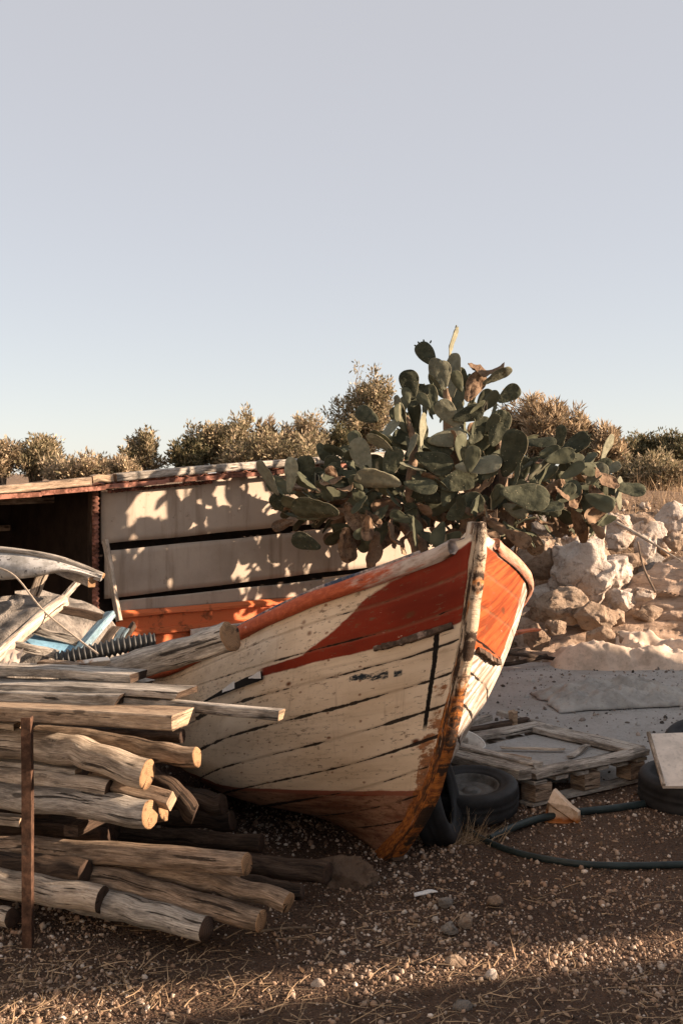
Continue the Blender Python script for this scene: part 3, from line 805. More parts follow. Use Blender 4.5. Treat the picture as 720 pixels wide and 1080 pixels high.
# corrugated edge hanging down beside the bay
mb = MB(); rows = []
for i in range(121):
    z = lerp(.55, 1.72, i/120); w_ = .011*math.sin(z*2*math.pi/.036)
    rows.append((mb.vert(SH(-.045+w_*.4-.02, -.02+w_, z)), mb.vert(SH(-.015+w_*.4, -.025-w_*.6, z))))
for a, b in zip(rows[:-1], rows[1:]): mb.face((a[0], a[1], b[1], b[0]))
o = mb.build('corrugated_edge', 'roofrust', shed); sd = o.modifiers.new('t', 'SOLIDIFY'); sd.thickness = .006
mb = MB(); rows = []
for i in range(201):
    r = lerp(.05, .95, i/200); w_ = .010*math.sin(r*2*math.pi/.045)
    rows.append((mb.vert(SH(r, -.04+w_, roofz(r)-.03)), mb.vert(SH(r, -.045-w_*.7, roofz(r)-.052+w_*.5))))
for a, b in zip(rows[:-1], rows[1:]): mb.face((a[0], a[1], b[1], b[0]))
o = mb.build('corrugated_edge', 'roofrust', shed); sd = o.modifiers.new('t', 'SOLIDIFY'); sd.thickness = .006
mb = MB(); bar(mb, SH(-.03, .05, 0), SH(-.03, .05, 1.72), .06, .07, E, 6, .01, 3); mb.build('corner_post', ['darkw', 'darkw'], shed)
mb = MB(); bar(mb, W(111, 570, 8.86), W(126, 655, 8.70), .03, .055, None, 6, .01, 5); o = mb.build('leaning_batten', ['pale', 'end'], shed)
mb = MB(); bar(mb, SH(-2.85, .05, 0), SH(-2.85, .05, 1.6), .08, .08, E, 4); mb.build('corner_post', ['darkw', 'darkw'], shed)
# orange sheet at the foot of the wall, stepped profile
mb = MB(); prof = [(0, .80), (-.035, .80), (-.06, .775), (-.06, .755), (-.03, .748), (-.03, .66), (-.075, .645), (-.075, .61), (-.04, .60), (-.04, .3), (-.02, 0)]
rows = []
for i in range(41):
    r = lerp(.12, RE-.1, i/40)
    rows.append([mb.vert(SH(r, q+.006*noise.noise(Vector((r*2, k, 0)))-.01, z+.012*(r/1.6)*(1 if k < 5 else .6)+.006*noise.noise(Vector((r*2.5, k, 3))))) for k, (q, z) in enumerate(prof)])
for a, b in zip(rows[:-1], rows[1:]):
    for k in range(len(prof)-1): mb.face((a[k], a[k+1], b[k+1], b[k]))
o = mb.build('base_cladding', 'orange', shed, False); sd = o.modifiers.new('t', 'SOLIDIFY'); sd.thickness = .006
mb = MB(); bar(mb, SH(.72, -.11, .60), SH(1.55, -.11, .635), .02, .055, Nb, 4, .004); mb.build('cream_strip', ['panelwhite', 'panelwhite'], shed)

# ------------------------------------------------------------------ prickly pear
CB = Vector((.85, 9.25, gz(.85, 9.25)))
cac = thing('prickly_pear', 'big prickly pear cactus with dark green pads growing behind the boat bow', 'cactus', CB)
def padmesh(seed, fruit=0, bend=.12, thk=.062, crum=.04):
    mb = MB(); rims = []; nt, npz = 16, 22; rows = []
    for i in range(nt+1):
        th = math.pi*i/nt; yy = -math.cos(th); row = []
        wv = math.sin(th)**.82*(.76+.32*yy)*(1+.05*noise.noise(Vector((yy*1.5, seed, 0))))
        for k in range(npz):
            ph = 2*math.pi*k/npz
            cx, sz = math.cos(ph), math.sin(ph)
            x = wv*cx*(1+.05*noise.noise(Vector((cx*1.5, yy*1.5, seed+3))))
            z = thk*math.sin(th)**.6*(abs(sz)**1.2*(1 if sz > 0 else -1))*(1.3 if yy < -.6 else 1)
            z += bend*(yy*yy-.3)*(.6+.4*math.sin(seed))+.07*x*x*math.cos(seed*2)+crum*noise.noise(Vector((x*2, yy*2, seed)))+crum*.5*noise.noise(Vector((x*5, yy*5, seed)))
            row.append(mb.vert((x*.68, yy, z))); rims.append(max((1-abs(sz))**2.2, 1-math.sin(th)**.35))
        rows.append(row)
    for i in range(nt):
        for k in range(npz):
            k2 = (k+1) % npz; mb.face((rows[i][k], rows[i][k2], rows[i+1][k2], rows[i+1][k]))
    for j in range(fruit):
        a = lerp(.55, 2.3, (j+.5*random.random())/max(1, fruit)); bx, by = math.cos(a)*.76, math.sin(a)*.98
        d = Vector((math.cos(a), math.sin(a), .1*random.uniform(-1, 1)))
        tube(mb, [Vector((bx, by, 0))-d*.04, Vector((bx, by, 0))+d*.06, Vector((bx, by, 0))+d*.16], [.045, .06, .04], 7, True, capmat=0)
    me = mb.build('pad', 'pad'); m_ = me.data; bpy.data.objects.remove(me)
    at = m_.attributes.new('rim', 'FLOAT', 'POINT')
    at.data.foreach_set('value', rims+[.3]*(len(m_.vertices)-len(rims))); return m_
PM = {}
for mt in ('pad', 'padpale', 'paddry'):
    PM[mt] = []
    for sd_ in range(6):
        me = padmesh(sd_*1.7+(5 if mt == 'paddry' else 0), (0, 4, 0, 0, 3, 0)[sd_] if mt != 'paddry' else 0, .12 if mt != 'paddry' else .42, .062 if mt != 'paddry' else .05, .09 if mt != 'paddry' else .28)
        me.materials.clear(); me.materials.append(M[mt]); PM[mt].append(me)
def pad(px, py, Lp, Wp, ang, d=9.0, mt='pad', yawsign=-1, var=None, tilt=None, stuff=None):
    Lw = Lp*d/F*1.02; c = W(px, py, d)
    true_w = .70
    ratio = min(1, (Wp/Lp)/true_w) if Lp else 1
    yaw = math.acos(ratio)*yawsign
    g = Vector((math.sin(R(ang)), 0, math.cos(R(ang))))
    n = Vector((0, -1, 0)); xw = g.cross(n).normalized()
    t = R(tilt if tilt is not None else random.uniform(-22, 22))
    g2 = (g*math.cos(t)+n*math.sin(t)).normalized(); n2 = xw.cross(g2).normalized()
    rot = Matrix.Rotation(yaw, 3, g2); x3 = rot @ xw; n3 = rot @ n2
    if x3.cross(g2).dot(n3) < 0: x3 = -x3
    m = Matrix((x3, g2, n3)).transposed().to_4x4()
    me = PM[mt][var if var is not None else random.randrange(6)]
    o = bpy.data.objects.new('pad', me); COL.objects.link(o)
    o.parent = cac; o.matrix_parent_inverse = Matrix.Translation(-cac.location)
    sw = max(.75, min(1.15, (Wp/Lp)/.76)) if ratio == 1 else 1
    o.matrix_basis = Matrix.Translation(c) @ m @ Matrix.Diagonal((Lw/2*sw, Lw/2, Lw/2*.95, 1))
    return o
P = 'pad'; Q = 'padpale'; D = 'paddry'
HAND = [  # px, py, length, width, growth angle, distance, kind, yaw sign
 (450, 374, 30, 25, -35, 9.1, P, -1, 1), (458, 389, 23, 23, 15, 9.0, Q, -1, 0), (477, 362, 34, 7, 14, 9.1, Q, 1, 4), (478, 396, 47, 17, 3, 8.95, Q, -1, 2),
 (432, 406, 32, 28, -10, 9.15, P, -1, 0), (440, 418, 30, 22, 35, 9.2, P, -1, 2), (387, 438, 27, 25, -60, 9.1, P, -1, 3), (423, 435, 38, 9, -18, 8.9, Q, -1, 2),
 (473, 437, 36, 25, -40, 8.85, Q, -1, 0), (493, 437, 34, 24, 72, 8.85, P, -1, 2), (471, 462, 42, 26, 80, 8.8, Q, -1, 3), (460, 470, 36, 22, 115, 8.8, P, -1, 5),
 (457, 487, 42, 29, 110, 8.75, P, -1, 0), (483, 507, 42, 34, 70, 8.7, P, -1, 2), (443, 512, 36, 20, 100, 8.6, P, -1, 3), (398, 506, 50, 27, -82, 8.6, Q, -1, 5),
 (382, 482, 42, 26, -22, 8.75, Q, -1, 0), (413, 488, 34, 28, 20, 8.7, P, -1, 2), (350, 494, 28, 24, 5, 8.8, P, -1, 1), (323, 496, 32, 27, -8, 8.85, P, -1, 3),
 (307, 501, 38, 18, 4, 8.8, Q, -1, 0), (283, 504, 42, 15, -32, 8.8, Q, -1, 2), (295, 531, 26, 22, -40, 8.85, P, -1, 3), (333, 537, 52, 29, -85, 8.6, P, -1, 5),
 (323, 572, 32, 22, -70, 8.6, P, -1, 0), (298, 553, 24, 17, -110, 8.7, D, -1, 2), (337, 474, 14, 10, 5, 8.9, P, -1, 0), (372, 545, 34, 22, 150, 8.7, D, -1, 1),
 (366, 574, 40, 24, 170, 8.7, D, -1, 3), (394, 580, 40, 16, 190, 8.65, D, 1, 0), (524, 397, 34, 13, 62, 9.1, Q, 1, 3), (536, 416, 27, 23, 55, 9.15, P, -1, 2),
 (512, 390, 38, 12, 96, 9.2, D, -1, 5), (500, 408, 36, 24, 30, 9.2, D, 1, 0), (568, 466, 36, 14, 88, 9.0, P, -1, 3), (591, 460, 24, 12, 5, 9.1, P, -1, 0), (605, 469, 36, 22, 58, 9.0, P, -1, 1),
 (639, 473, 32, 13, 24, 9.1, Q, 1, 2), (539, 478, 52, 34, 14, 8.6, P, -1, 5), (504, 490, 50, 24, 85, 8.65, Q, -1, 3), (553, 523, 52, 34, 100, 8.5, P, -1, 0),
 (576, 535, 36, 13, 85, 8.5, P, -1, 2), (572, 492, 48, 11, 52, 8.8, Q, 1, 3), (662, 515, 36, 19, 100, 8.9, P, -1, 5), (627, 503, 34, 24, 40, 8.9, Q, -1, 0),
 (652, 521, 38, 15, -8, 8.95, Q, 1, 2), (645, 494, 20, 12, 60, 9.0, Q, -1, 3), (634, 490, 24, 14, 75, 9.05, P, -1, 0), (599, 488, 28, 8, 2, 8.9, P, -1, 5),
 (490, 536, 44, 34, 60, 8.7, P, -1, 2), (448, 520, 40, 30, -60, 8.9, P, -1, 3), (525, 452, 40, 30, 20, 8.9, P, -1, 5), (505, 455, 36, 26, 40, 9.0, P, -1, 0),
 (408, 455, 34, 12, 40, 8.8, Q, -1, 3), (445, 455, 40, 10, 8, 8.75, Q, 1, 2), (402, 468, 36, 12, -55, 8.7, Q, -1, 0), (434, 470, 26, 8, 20, 8.7, Q, -1, 2), (560, 570, 34, 22, 150, 8.8, D, 1, 3)]
for (px, py, a, b, g, d, k, ys_, vr) in HAND: pad(px, py, a, b, g, d, k, ys_, vr)
ELL = [(470, 445, 52, 52), (405, 500, 68, 42), (555, 495, 75, 36), (325, 525, 34, 26), (615, 508, 34, 20), (500, 510, 80, 36), (380, 525, 60, 30)]
cnt = len(HAND)
def randpad(low=False):
    if low:
        px, py = random.uniform(345, 640), random.uniform(528, 572); mt = D if random.random() < .55 else P
        if px > 560: py -= 12
        a = random.uniform(20, 34); g = random.uniform(100, 260)
    else:
        ex, ey, ea, eb = random.choices(ELL, [3, 3, 3, 1.6, 1.2, 3, 2])[0]; th = random.uniform(0, 6.28); rr = random.random()**.5
        px, py = ex+ea*rr*math.cos(th), ey+eb*rr*math.sin(th); mt = random.choices([P, Q, D], [6, 2.4, 1.1])[0]
        a = random.uniform(18, 34); g = math.degrees(math.atan2(px-480, 540-py))+random.uniform(-50, 50)
    return pad(px, py, a, a*random.choice((.15, .3, .5, .7, .76)), g, random.uniform(8.55, min(10.2, 9+.7*((px-360)*9.6/F+1.836)-.2)), mt, random.choice((-1, -1, 1)))
for i in range(99-cnt): randpad(i % 4 == 3)
# the rest of the pads, deep inside, as one mass
extra = [randpad(i % 3 == 2) for i in range(520)]
bm = bmesh.new()
for o in extra:
    t = bmesh.new(); t.from_mesh(o.data); t.transform(o.matrix_basis)
    dry = o.data in PM[D]
    for f in t.faces: f.material_index = 1 if dry else 0
    tm = bpy.data.meshes.new('t'); t.to_mesh(tm); bm.from_mesh(tm); t.free(); bpy.data.meshes.remove(tm); bpy.data.objects.remove(o)
me = bpy.data.meshes.new('inner_pads'); bm.to_mesh(me); bm.free()
me.materials.append(M['pad']); me.materials.append(M['paddry'])
o = bpy.data.objects.new('inner_pads', me); COL.objects.link(o); o.parent = cac; o.matrix_parent_inverse = Matrix.Translation(-cac.location); o['kind'] = 'stuff'
mb = MB()
tube(mb, curve_pts([CB-Vector((0, 0, .1)), CB+Vector((.02, 0, .5)), W(500, 520, 9.2), W(478, 470, 9.15), W(470, 410, 9.1)], 18), list(np.linspace(.12, .03, 19)), 12, wob=.25, seed=1, capmat=0)
mb.build('trunk', 'cork', cac)
for s_, (tp) in enumerate(([W(440, 560, 9.1), W(432, 520, 8.95), W(436, 470, 8.85), W(428, 440, 8.9)], [W(440, 575, 9.4), W(395, 535, 9.4), W(350, 520, 9.2), W(310, 515, 8.9)], [W(520, 565, 9.2), W(560, 530, 9.05), W(600, 505, 9.0), W(640, 510, 9.0)], [W(520, 560, 9.15), W(530, 500, 9.0), W(520, 440, 9.1)], [CB+Vector((-.1, 0, 0)), CB+Vector((-.15, -.1, .6)), W(432, 560, 8.95)])):
    mb = MB(); p_ = curve_pts(tp if s_ == 4 else [CB+Vector((0, 0, .35))]+tp, 14)
    tube(mb, p_, list(np.linspace(.05, .022, 15)), 10, wob=.3, seed=s_+4, capmat=0); mb.build('branch', 'cork', cac)
mb = MB(); bar(mb, W(514, 660, 8.85), W(517, 500, 8.9), .12, .05, (1, 0, 0), 6, .01, 4)
tag(mb.build('post', ['darkw', 'darkw'], loc=W(514, 660, 8.2)), 'brown wooden post just behind the tip of the bow', 'post')
bpy.data.objects['post'].data.transform(Matrix.Identity(4))

# ------------------------------------------------------------------ bushes on the ridge
def bush(name, label, px, top, hw, d, kind, seed, hfrac=.8, nleaf=5200, group='bushes along the ridge'):
    cx = (px-360)*d/F; zt = H-(top-Y0)*d/F; rx = hw*d/F; zb = gz(cx, d); hh = zt-zb
    root = thing(name, label, 'bush' if 'bush' in name else 'shrub', (cx, d, zb), group)
    r_ = np.random.default_rng(seed); mb = MB(); tips = []
    b0 = Vector((cx, d, zb-.05)); nb = 26
    for k in range(nb):     # limbs fanning out of the foot, each with side twigs
        az = r_.random()*6.283; rr = r_.random()**.6; hgt = hh*(1-.28*rr*rr)*r_.uniform(.66, 1.04)
        e = Vector((cx+rx*rr*math.cos(az), d+rx*.8*rr*math.sin(az), zb+hgt))
        mid = b0.lerp(e, .5)+Vector((-.12*rx*math.cos(az), 0, .12*hh))
        P_ = curve_pts([b0+Vector((r_.normal()*.06, r_.normal()*.06, 0)), mid, e], 6)
        tube(mb, P_, list(np.linspace(.02, .004, 7)), 5, False)
        for t in range(9):
            q = P_[2+t % 5].lerp(P_[3+t % 4], r_.random()); dd = Vector(r_.normal(size=3)); dd.z = abs(dd.z)*.9+.2; dd.normalize()
            e2 = q+dd*rx*r_.uniform(.12, .5)*(1 if t < 8 else 1.3); tube(mb, [q, q.lerp(e2, .5), e2], [.006, .004, .0025], 4, False)
            tips.append((q, e2))
        tips.append((P_[4], e+Vector((0, 0, .05))))
    mb.build('trunk', 'bark', root)
    ncl = len(tips); ta = np.array([tuple(q[0]) for q in tips]); tb = np.array([tuple(q[1]) for q in tips])
    n = nleaf; ci = r_.integers(0, ncl, n); tt = .25+.8*r_.random(n)**.7
    off = np.clip(r_.normal(size=(n, 3)), -1.8, 1.8)*(.026+.02*r_.random(ncl))[ci][:, None]*(1.35-.6*tt)[:, None]*(1.5 if rx > .4 else 1.1)
    p = ta[ci]*(1-tt)[:, None]+tb[ci]*tt[:, None]+off
    tw = tb-ta; tw /= np.linalg.norm(tw, axis=1)[:, None]+1e-6
    ax = off/(np.linalg.norm(off, axis=1)[:, None]+1e-6)+tw[ci]*.9+r_.normal(size=(n, 3))*.5+np.array([0, 0, .3]); ax /= np.linalg.norm(ax, axis=1)[:, None]
    q = r_.normal(size=(n, 3)); sd = np.cross(ax, q); sd /= np.linalg.norm(sd, axis=1)[:, None]; nn = np.cross(ax, sd)
    rot = np.stack([ax, sd, nn], 2)
    Ls = (.018+.024*r_.random(n)); sc = np.stack([Ls, Ls*(.36 if kind != 'dry' else .16), Ls], 1)
    if kind == 'dry': sc *= 2.2
    pal = {'olive': [(.20, .17, .095), (.36, .285, .175), (.56, .43, .28)], 'dark': [(.1, .095, .05), (.17, .145, .075), (.32, .24, .14)], 'dry': [(.36, .26, .16), (.46, .35, .23), (.24, .18, .1)], 'tan': [(.38, .30, .19), (.52, .40, .27), (.2, .17, .095)]}[kind]
    clr = np.array(pal)[np.where(r_.random(n) < .6, r_.integers(0, 2, n), r_.integers(0, 3, n))]*(.65+.6*r_.random((n, 1)))*(.75+.5*r_.random(ncl))[ci][:, None]
    soup('crown', [(-1, 0, 0), (0, -1, .15), (1, 0, 0), (0, 1, .15)], [[0, 1, 2, 3]], n, None, rot, sc, p, clr, 'leaf', root)
BUSH = [
 ('bush', 'olive bush at the left edge above the shed roof', 2, 458, 16, 16.5, 'tan'),
 ('bush', 'rounded olive bush with sky showing through it above the left roof beam', 38, 458, 28, 16.8, 'olive'),
 ('shrub', 'low pale shrub over the roof beam between two taller left bushes', 92, 486, 40, 16.3, 'tan'),
 ('bush', 'narrow two pronged bush over the shed roof joint', 150, 452, 26, 16.6, 'olive'),
 ('shrub', 'low shrub at the foot of the narrow two pronged bush', 122, 482, 24, 16.2, 'tan'),
 ('bush', 'dark green bush leaning against the tall golden bush above the shed', 200, 458, 20, 16.6, 'dark'),
 ('bush', 'tall golden green bush rising highest above the shed roof middle', 238, 430, 36, 17, 'olive'),
 ('shrub', 'feathery straw coloured shrub between the golden bushes above the shed', 284, 445, 24, 17.2, 'dry'),
 ('bush', 'broad golden bush over the right end of the shed roof', 322, 440, 32, 17.2, 'tan'),
 ('bush', 'dark bush directly left of the cactus top', 358, 444, 20, 17, 'dark'),
 ('shrub', 'low olive shrub hugging the roof beam left of the cactus', 300, 468, 60, 16.6, 'olive'),
 ('bush', 'spiky rounded bush rising highest of all beside the cactus crown', 388, 384, 36, 17.6, 'olive'),
 ('bush', 'large dry brown bush on the slope right of the cactus crown', 572, 412, 44, 17.4, 'dry'),
 ('bush', 'dry tan bush fading down behind the right cactus pads', 622, 448, 34, 17, 'dry'),
 ('bush', 'dark green bush on the ridge right of the cactus', 668, 452, 34, 17.5, 'dark'),
 ('bush', 'dark bush cut by the right edge of the picture', 714, 458, 30, 17.2, 'dark'),
 ('shrub', 'olive shrub low on the bank under the dark right bushes', 690, 486, 46, 16.4, 'olive')]
for i, (nm, lb, px, tp, hw, d, k) in enumerate(BUSH): bush(nm, lb, px, tp+6, hw*1.15, d, k, 20+i, nleaf=6800 if hw < 30 else 11500)
# dry stalks on the bank
n = 5200; x = 1.0+4.2*rng.random(n); y = 11.8+4.4*rng.random(n)
dens = np.array([max(0, noise.noise(Vector((a*1.1, b*1.1, 12)))+.25)+.5*sm(13.2, 14.6, b) for a, b in zip(x, y)]); keep = rng.random(n) < dens; x, y = x[keep], y[keep]; n = len(x)
tag(strips('dry_grass', np.stack([x, y, [gz(a, b)-.01 for a, b in zip(x, y)]], 1), .1+.32*rng.random(n)**1.6, .004+.005*rng.random(n), strawcol(n)*1.05, 1.25, curl=.3), 'dry pale stalks standing between the rocks on the bank', 'dry grass', kind='stuff')

# ------------------------------------------------------------------ rocks
def rock(name, label, px, py, wpx, hpx, d, mt, seed, cat='rock', group=None, depth=.8, sub=5, rough=.5, z=None):
    c = W(px, py, d); sx, sz = wpx*d/F/2, hpx*d/F/2; sy = depth*(sx+sz)/2
    bm = bmesh.new(); bmesh.ops.create_icosphere(bm, subdivisions=sub, radius=1)
    r_ = random.Random(seed); planes = []
    for _ in range(15):
        nrm = Vector((r_.gauss(0, 1), r_.gauss(0, 1), r_.gauss(0, 1))).normalized(); planes.append((nrm, r_.uniform(.6, .9)))
    off = Vector((seed*3.7, seed*1.3, seed*.7))
    for v in bm.verts:
        p = v.co.copy()
        for nrm, dd in planes:
            h = p.dot(nrm)
            if h > dd: p -= nrm*(h-dd)*.92
        p *= 1+rough*(.5*noise.noise(p*1.4+off)+.28*noise.noise(p*3.3+off)-.16*abs(noise.noise(p*6+off))+.07*noise.noise(p*15+off)+.05*noise.noise(p*34+off))
        for nrm, dd in planes[:9]:
            h = p.dot(nrm)
            if h > dd*.98: p -= nrm*(h-dd*.98)*.85
        v.co = (p.x*sx*1.16, p.y*sy, p.z*sz*1.16)
    me = bpy.data.meshes.new(name); bm.to_mesh(me); bm.free(); me.materials.append(M[mt])
    me.polygons.foreach_set('use_smooth', [True]*len(me.polygons))
    o = bpy.data.objects.new(name, me); COL.objects.link(o); o.location = c; o.rotation_euler.z = r_.uniform(-.3, .3)
    return tag(o, label, cat, group)
GB = 'boulders on the bank'
ROCKS = [
 ('boulder', 'largest white boulder on the bank right of the bow', 612, 606, 66, 72, 12.0, 'lime'),
 ('boulder', 'tilted white block leaning on top of the largest boulder', 612, 570, 42, 38, 12.6, 'lime'),
 ('boulder', 'rounded pale boulder right of the largest white one', 648, 604, 42, 44, 12.3, 'lime'),
 ('boulder', 'earthy brown boulder under the right cactus pads', 566, 590, 50, 44, 12.2, 'limebrown'),
 ('boulder', 'brown crusty boulder at the foot of the largest white one', 592, 640, 66, 38, 11.7, 'limebrown'),
 ('boulder', 'small pale boulder standing below the rounded pale one', 654, 634, 30, 30, 11.8, 'lime'),
 ('boulder', 'white boulder high on the slope below the pale stick', 680, 562, 46, 32, 13.3, 'lime'),
 ('boulder', 'knobbly pale stone between the dark twig and the pale stick', 682, 580, 26, 30, 12.9, 'lime'),
 ('boulder', 'grey white boulder high at the right picture edge', 708, 548, 36, 36, 13.8, 'lime'),
 ('boulder', 'grey flat boulder behind the dark twig', 690, 604, 56, 34, 12.9, 'stonegrey'),
 ('boulder', 'pale flat stone wedged above the sandstone ledge', 676, 628, 34, 14, 11.8, 'lime'),
 ('boulder', 'smooth sloping tan stone below the dark hollow', 628, 650, 44, 30, 11.5, 'limebrown'),
 ('boulder', 'brown stone beside the broken side of the boat', 566, 672, 28, 28, 11.3, 'limebrown'),
 ('boulder', 'pale stone in the grass under the cactus fringe', 650, 556, 32, 26, 13.2, 'lime'),
 ('boulder', 'shadowed grey stone under the middle cactus branches', 560, 556, 40, 28, 12.6, 'stonegrey'),
 ('boulder', 'small tan stone left of the crumpled cream tarp', 585, 662, 22, 18, 11.3, 'limebrown')]
for i, (nm, lb, px, py, w_, h_, d, mt) in enumerate(ROCKS): rock(nm, lb, px, py, w_, h_, d, mt, i+3, 'boulder', GB)
for i in range(20):
    px = random.uniform(556, 722); py = random.uniform(548, 668); dd = lerp(13.6, 11.35, (py-548)/120)
    w_ = random.uniform(20, 46)
    rock('boulder', 'tan boulder lying among the rubble of the bank', px, py, w_, w_*random.uniform(.6, .9), dd, ('lime', 'limebrown', 'limebrown')[i % 3], 120+i, 'boulder', 'tan boulders of the bank', sub=4)
# sandstone ledge
mb = MB(); nx_, nz_ = 130, 70; rows = []
for j in range(nz_+1):
    t = j/nz_; row = []
    for i in range(nx_+1):
        u = i/nx_; x_ = lerp(1.75, 4.4, u)
        top = lerp(.5, 1.12, sm(0, 1, u))*1.0; 
        y_ = lerp(11.05+.18*u, 12.6, t)
        z_ = top*(1-(1-t)**1.7)*1.0
        lay = math.floor((z_-.25*(x_-2))*9+noise.noise(Vector((x_*2, y_, 0))))/9
        q = Vector((x_*2.2, y_*2.2, z_*3))
        sl_ = (z_*7+x_*1.1+.5*noise.noise(q*.6)); z_ = z_+.055*((sl_ % 1)**3-.3)+.05*noise.noise(q)+.035*noise.noise(q*3)-.02*(noise.noise(Vector((x_*1.5, y_*8, 3))))
        if i == 0: z_ = -.1
        row.append(mb.vert((x_+.05*noise.noise(q*1.7), y_+.10*noise.noise(Vector((x_*2, z_*14, 6))), z_-.04)))
    rows.append(row)
for j in range(nz_):
    for i in range(nx_): mb.face((rows[j][i], rows[j][i+1], rows[j+1][i+1], rows[j+1][i]))
tag(mb.build('rock_ledge', 'ledge', loc=(3.0, 11.6, 0)), 'long sloping layered sandstone ledge at the foot of the bank', 'rock')
# rubble
n = 1500; x = 1.1+3.4*rng.random(n); y = 11.1+3.6*rng.random(n); r = .02*np.exp(rng.normal(0, .55, n)).clip(.4, 4)
z = np.array([gz(a, b) for a, b in zip(x, y)])+r*.3
cols = np.array([(.5, .41, .33), (.36, .26, .18), (.25, .17, .11)])[rng.choice(3, n)]*(.7+.5*rng.random((n, 1)))
v2, f2 = ico(2); v2 = [tuple(Vector(p)*(1+.3*noise.noise(Vector(p)*1.7))) for p in v2]
tag(soup('rubble', v2, f2, n, None, randrot(n), r[:, None]*(.6+.8*rng.random((n, 3))), np.stack([x, y, z], 1), cols, 'pebble'), 'loose pale rubble over the bank', 'rubble', kind='stuff')
n = 2600; x = .5+3.6*rng.random(n); y = 7.0+4.3*rng.random(n); r = .0055*np.exp(rng.normal(0, .6, n)).clip(.4, 4)
z = np.array([sandz(a, b) for a, b in zip(x, y)])+r*.2
cols = np.array([(.42, .4, .37), (.2, .17, .145), (.07, .06, .05), (.33, .27, .22)])[rng.choice(4, n)]*(.7+.5*rng.random((n, 1)))
tag(soup('gravel', iv, ifc, n, None, randrot(n), r[:, None]*(.6+.8*rng.random((n, 3))), np.stack([x, y, z], 1), cols, 'pebble'), 'grit and small dark bits scattered over the grey sand', 'gravel', kind='stuff')
# single stones on the ground
GS = 'loose stones on the dirt'
for i, (px, py, w_, h_, mt, lb) in enumerate((
 (470, 951, 15, 12, 'stonegrey', 'small grey stone just right of the white flake'), (521, 950, 19, 13, 'limebrown', 'oval tan stone farthest right of the loose stones'),
 (491, 971, 16, 17, 'limebrown', 'upright tan stone beside a rounder brown one'), (473, 979, 17, 15, 'stonegrey', 'round brown stone left of the upright tan one'),
 (480, 1015, 20, 16, 'limebrown', 'brown stone lying in the sunlit strip of dirt'), (517, 1029, 17, 12, 'lime', 'pale stone just below the sunlit strip of dirt'),
 (336, 1039, 14, 11, 'lime', 'pale stone at the left end of the sunlit strip'), (487, 1062, 20, 15, 'stonegrey', 'grey stone close to the bottom picture edge'))):
    rock('stone', lb, px, py, w_, h_, 2312.5/(py+h_*.3-500), mt, 60+i, 'stone', GS, sub=3)
M['darkrock'] = rockmat('dark_brown_rock', (.24, .165, .115), (.16, .108, .075), (.07, .045, .03))
rock('rock', 'rough dark brown rock lying under the bow keel', 362, 922, 60, 46, 5.35, 'darkrock', 80, 'rock', None)
mb = MB(); c = G(447, 945); bar(mb, c+Vector((-.045, -.02, .012)), c+Vector((.045, .025, .014)), .03, .006, None, 4, .006, 3, ragged=.02)
tag(mb.build('paint_flake', ['filler', 'filler'], loc=c), 'white paint flake lying on the dirt below the bow', 'paint flake')

# ------------------------------------------------------------------ wood pile
WD = Vector((.37, .93, 0))
def D0(px): return 4.5+(208-px)*.00165
def log(name, label, pts, rpx, mt, capm='end', doff=0., cat='log', group='logs of the wood pile', wob=.09, seed=0, seg=16, taper=.9, capin=0., squash=None):
    P3 = [W(px, py, D0(px)+doff) for px, py in pts]
    P3 = curve_pts(P3, 26); P3 = [p+Vector((0, 0, 1))*.10*rpx/100*noise.noise(Vector((i*.23, seed, 1)))+WD*.012*noise.noise(Vector((i*.2, seed, 7))) for i, p in enumerate(P3)]; r = .92*rpx*D0(pts[-1][0])/F
    mb = MB(); rad = [r*lerp(1/taper, 1, i/26) for i in range(27)]
    tube(mb, P3, rad, seg, True, wob, seed, capin=capin, squash=squash)
    # knots and a bent line already in the points
    return tag(mb.build(name, [mt, capm], loc=P3[13]), label, cat, group)
def board(name, label, p0, p1, w_, t_, mt, capm='sawn', doff=0., wob=.012, seed=0, ragged=0., wdir=WD, cat='board', group='boards of the wood pile', seg=16):
    a, b = W(*p0, D0(p0[0])+doff), W(*p1, D0(p1[0])+doff)
    mb = MB(); bar(mb, a, b, w_, t_, wdir, seg, wob, seed, .09, ragged=ragged)
    return tag(mb.build(name, [mt, capm], smooth=False, loc=(a+b)/2), label, cat, group)
# post of rusty angle iron
mb = MB(); pb = W(29, 1003, 4.60); pt = W(27.5, 757, 4.60)
for w_, t_, ex, sh_ in ((.038, .006, (1, 0, 0), (0, 0)), (.036, .006, (0, 1, 0), (.016, .0215))):
    bar(mb, pb+Vector((sh_[0], sh_[1], -.1)), pt+Vector((sh_[0], sh_[1], 0)), w_, t_, ex, 10, .002, 1, .1)
tag(mb.build('iron_post', ['rustpost', 'rustpost'], loc=pb), 'upright rusty angle iron post holding the wood pile', 'post')
log('pole', 'thick pale pole, topmost round one, sagging past the iron post', [(-140, 782), (40, 787), (95, 797), (155, 817)], 17.5, 'pale', doff=.10, seed=1, wob=.06)
log('log', 'brown split log with round sunlit end sticking out farthest right', [(40, 776), (100, 783), (150, 790), (207, 798)], 13.5, 'brown', doff=.24, seed=2, wob=.1)
log('pole', 'pale pole with dark angled cut end between the two thick poles', [(-140, 806), (0, 818), (60, 823), (114, 832)], 10.5, 'pale', 'enddark', .10, seed=3, wob=.07)
log('pole', 'long cracked grey pole with sunlit end, lowest of the upper layer', [(-140, 828), (0, 837), (90, 848), (158, 859)], 17, 'grey', doff=.08, seed=4, wob=.06)
log('log', 'short log whose sunlit end peeks from behind the cracked grey pole', [(60, 840), (120, 847), (172, 855)], 12.5, 'brown', doff=.22, seed=5)
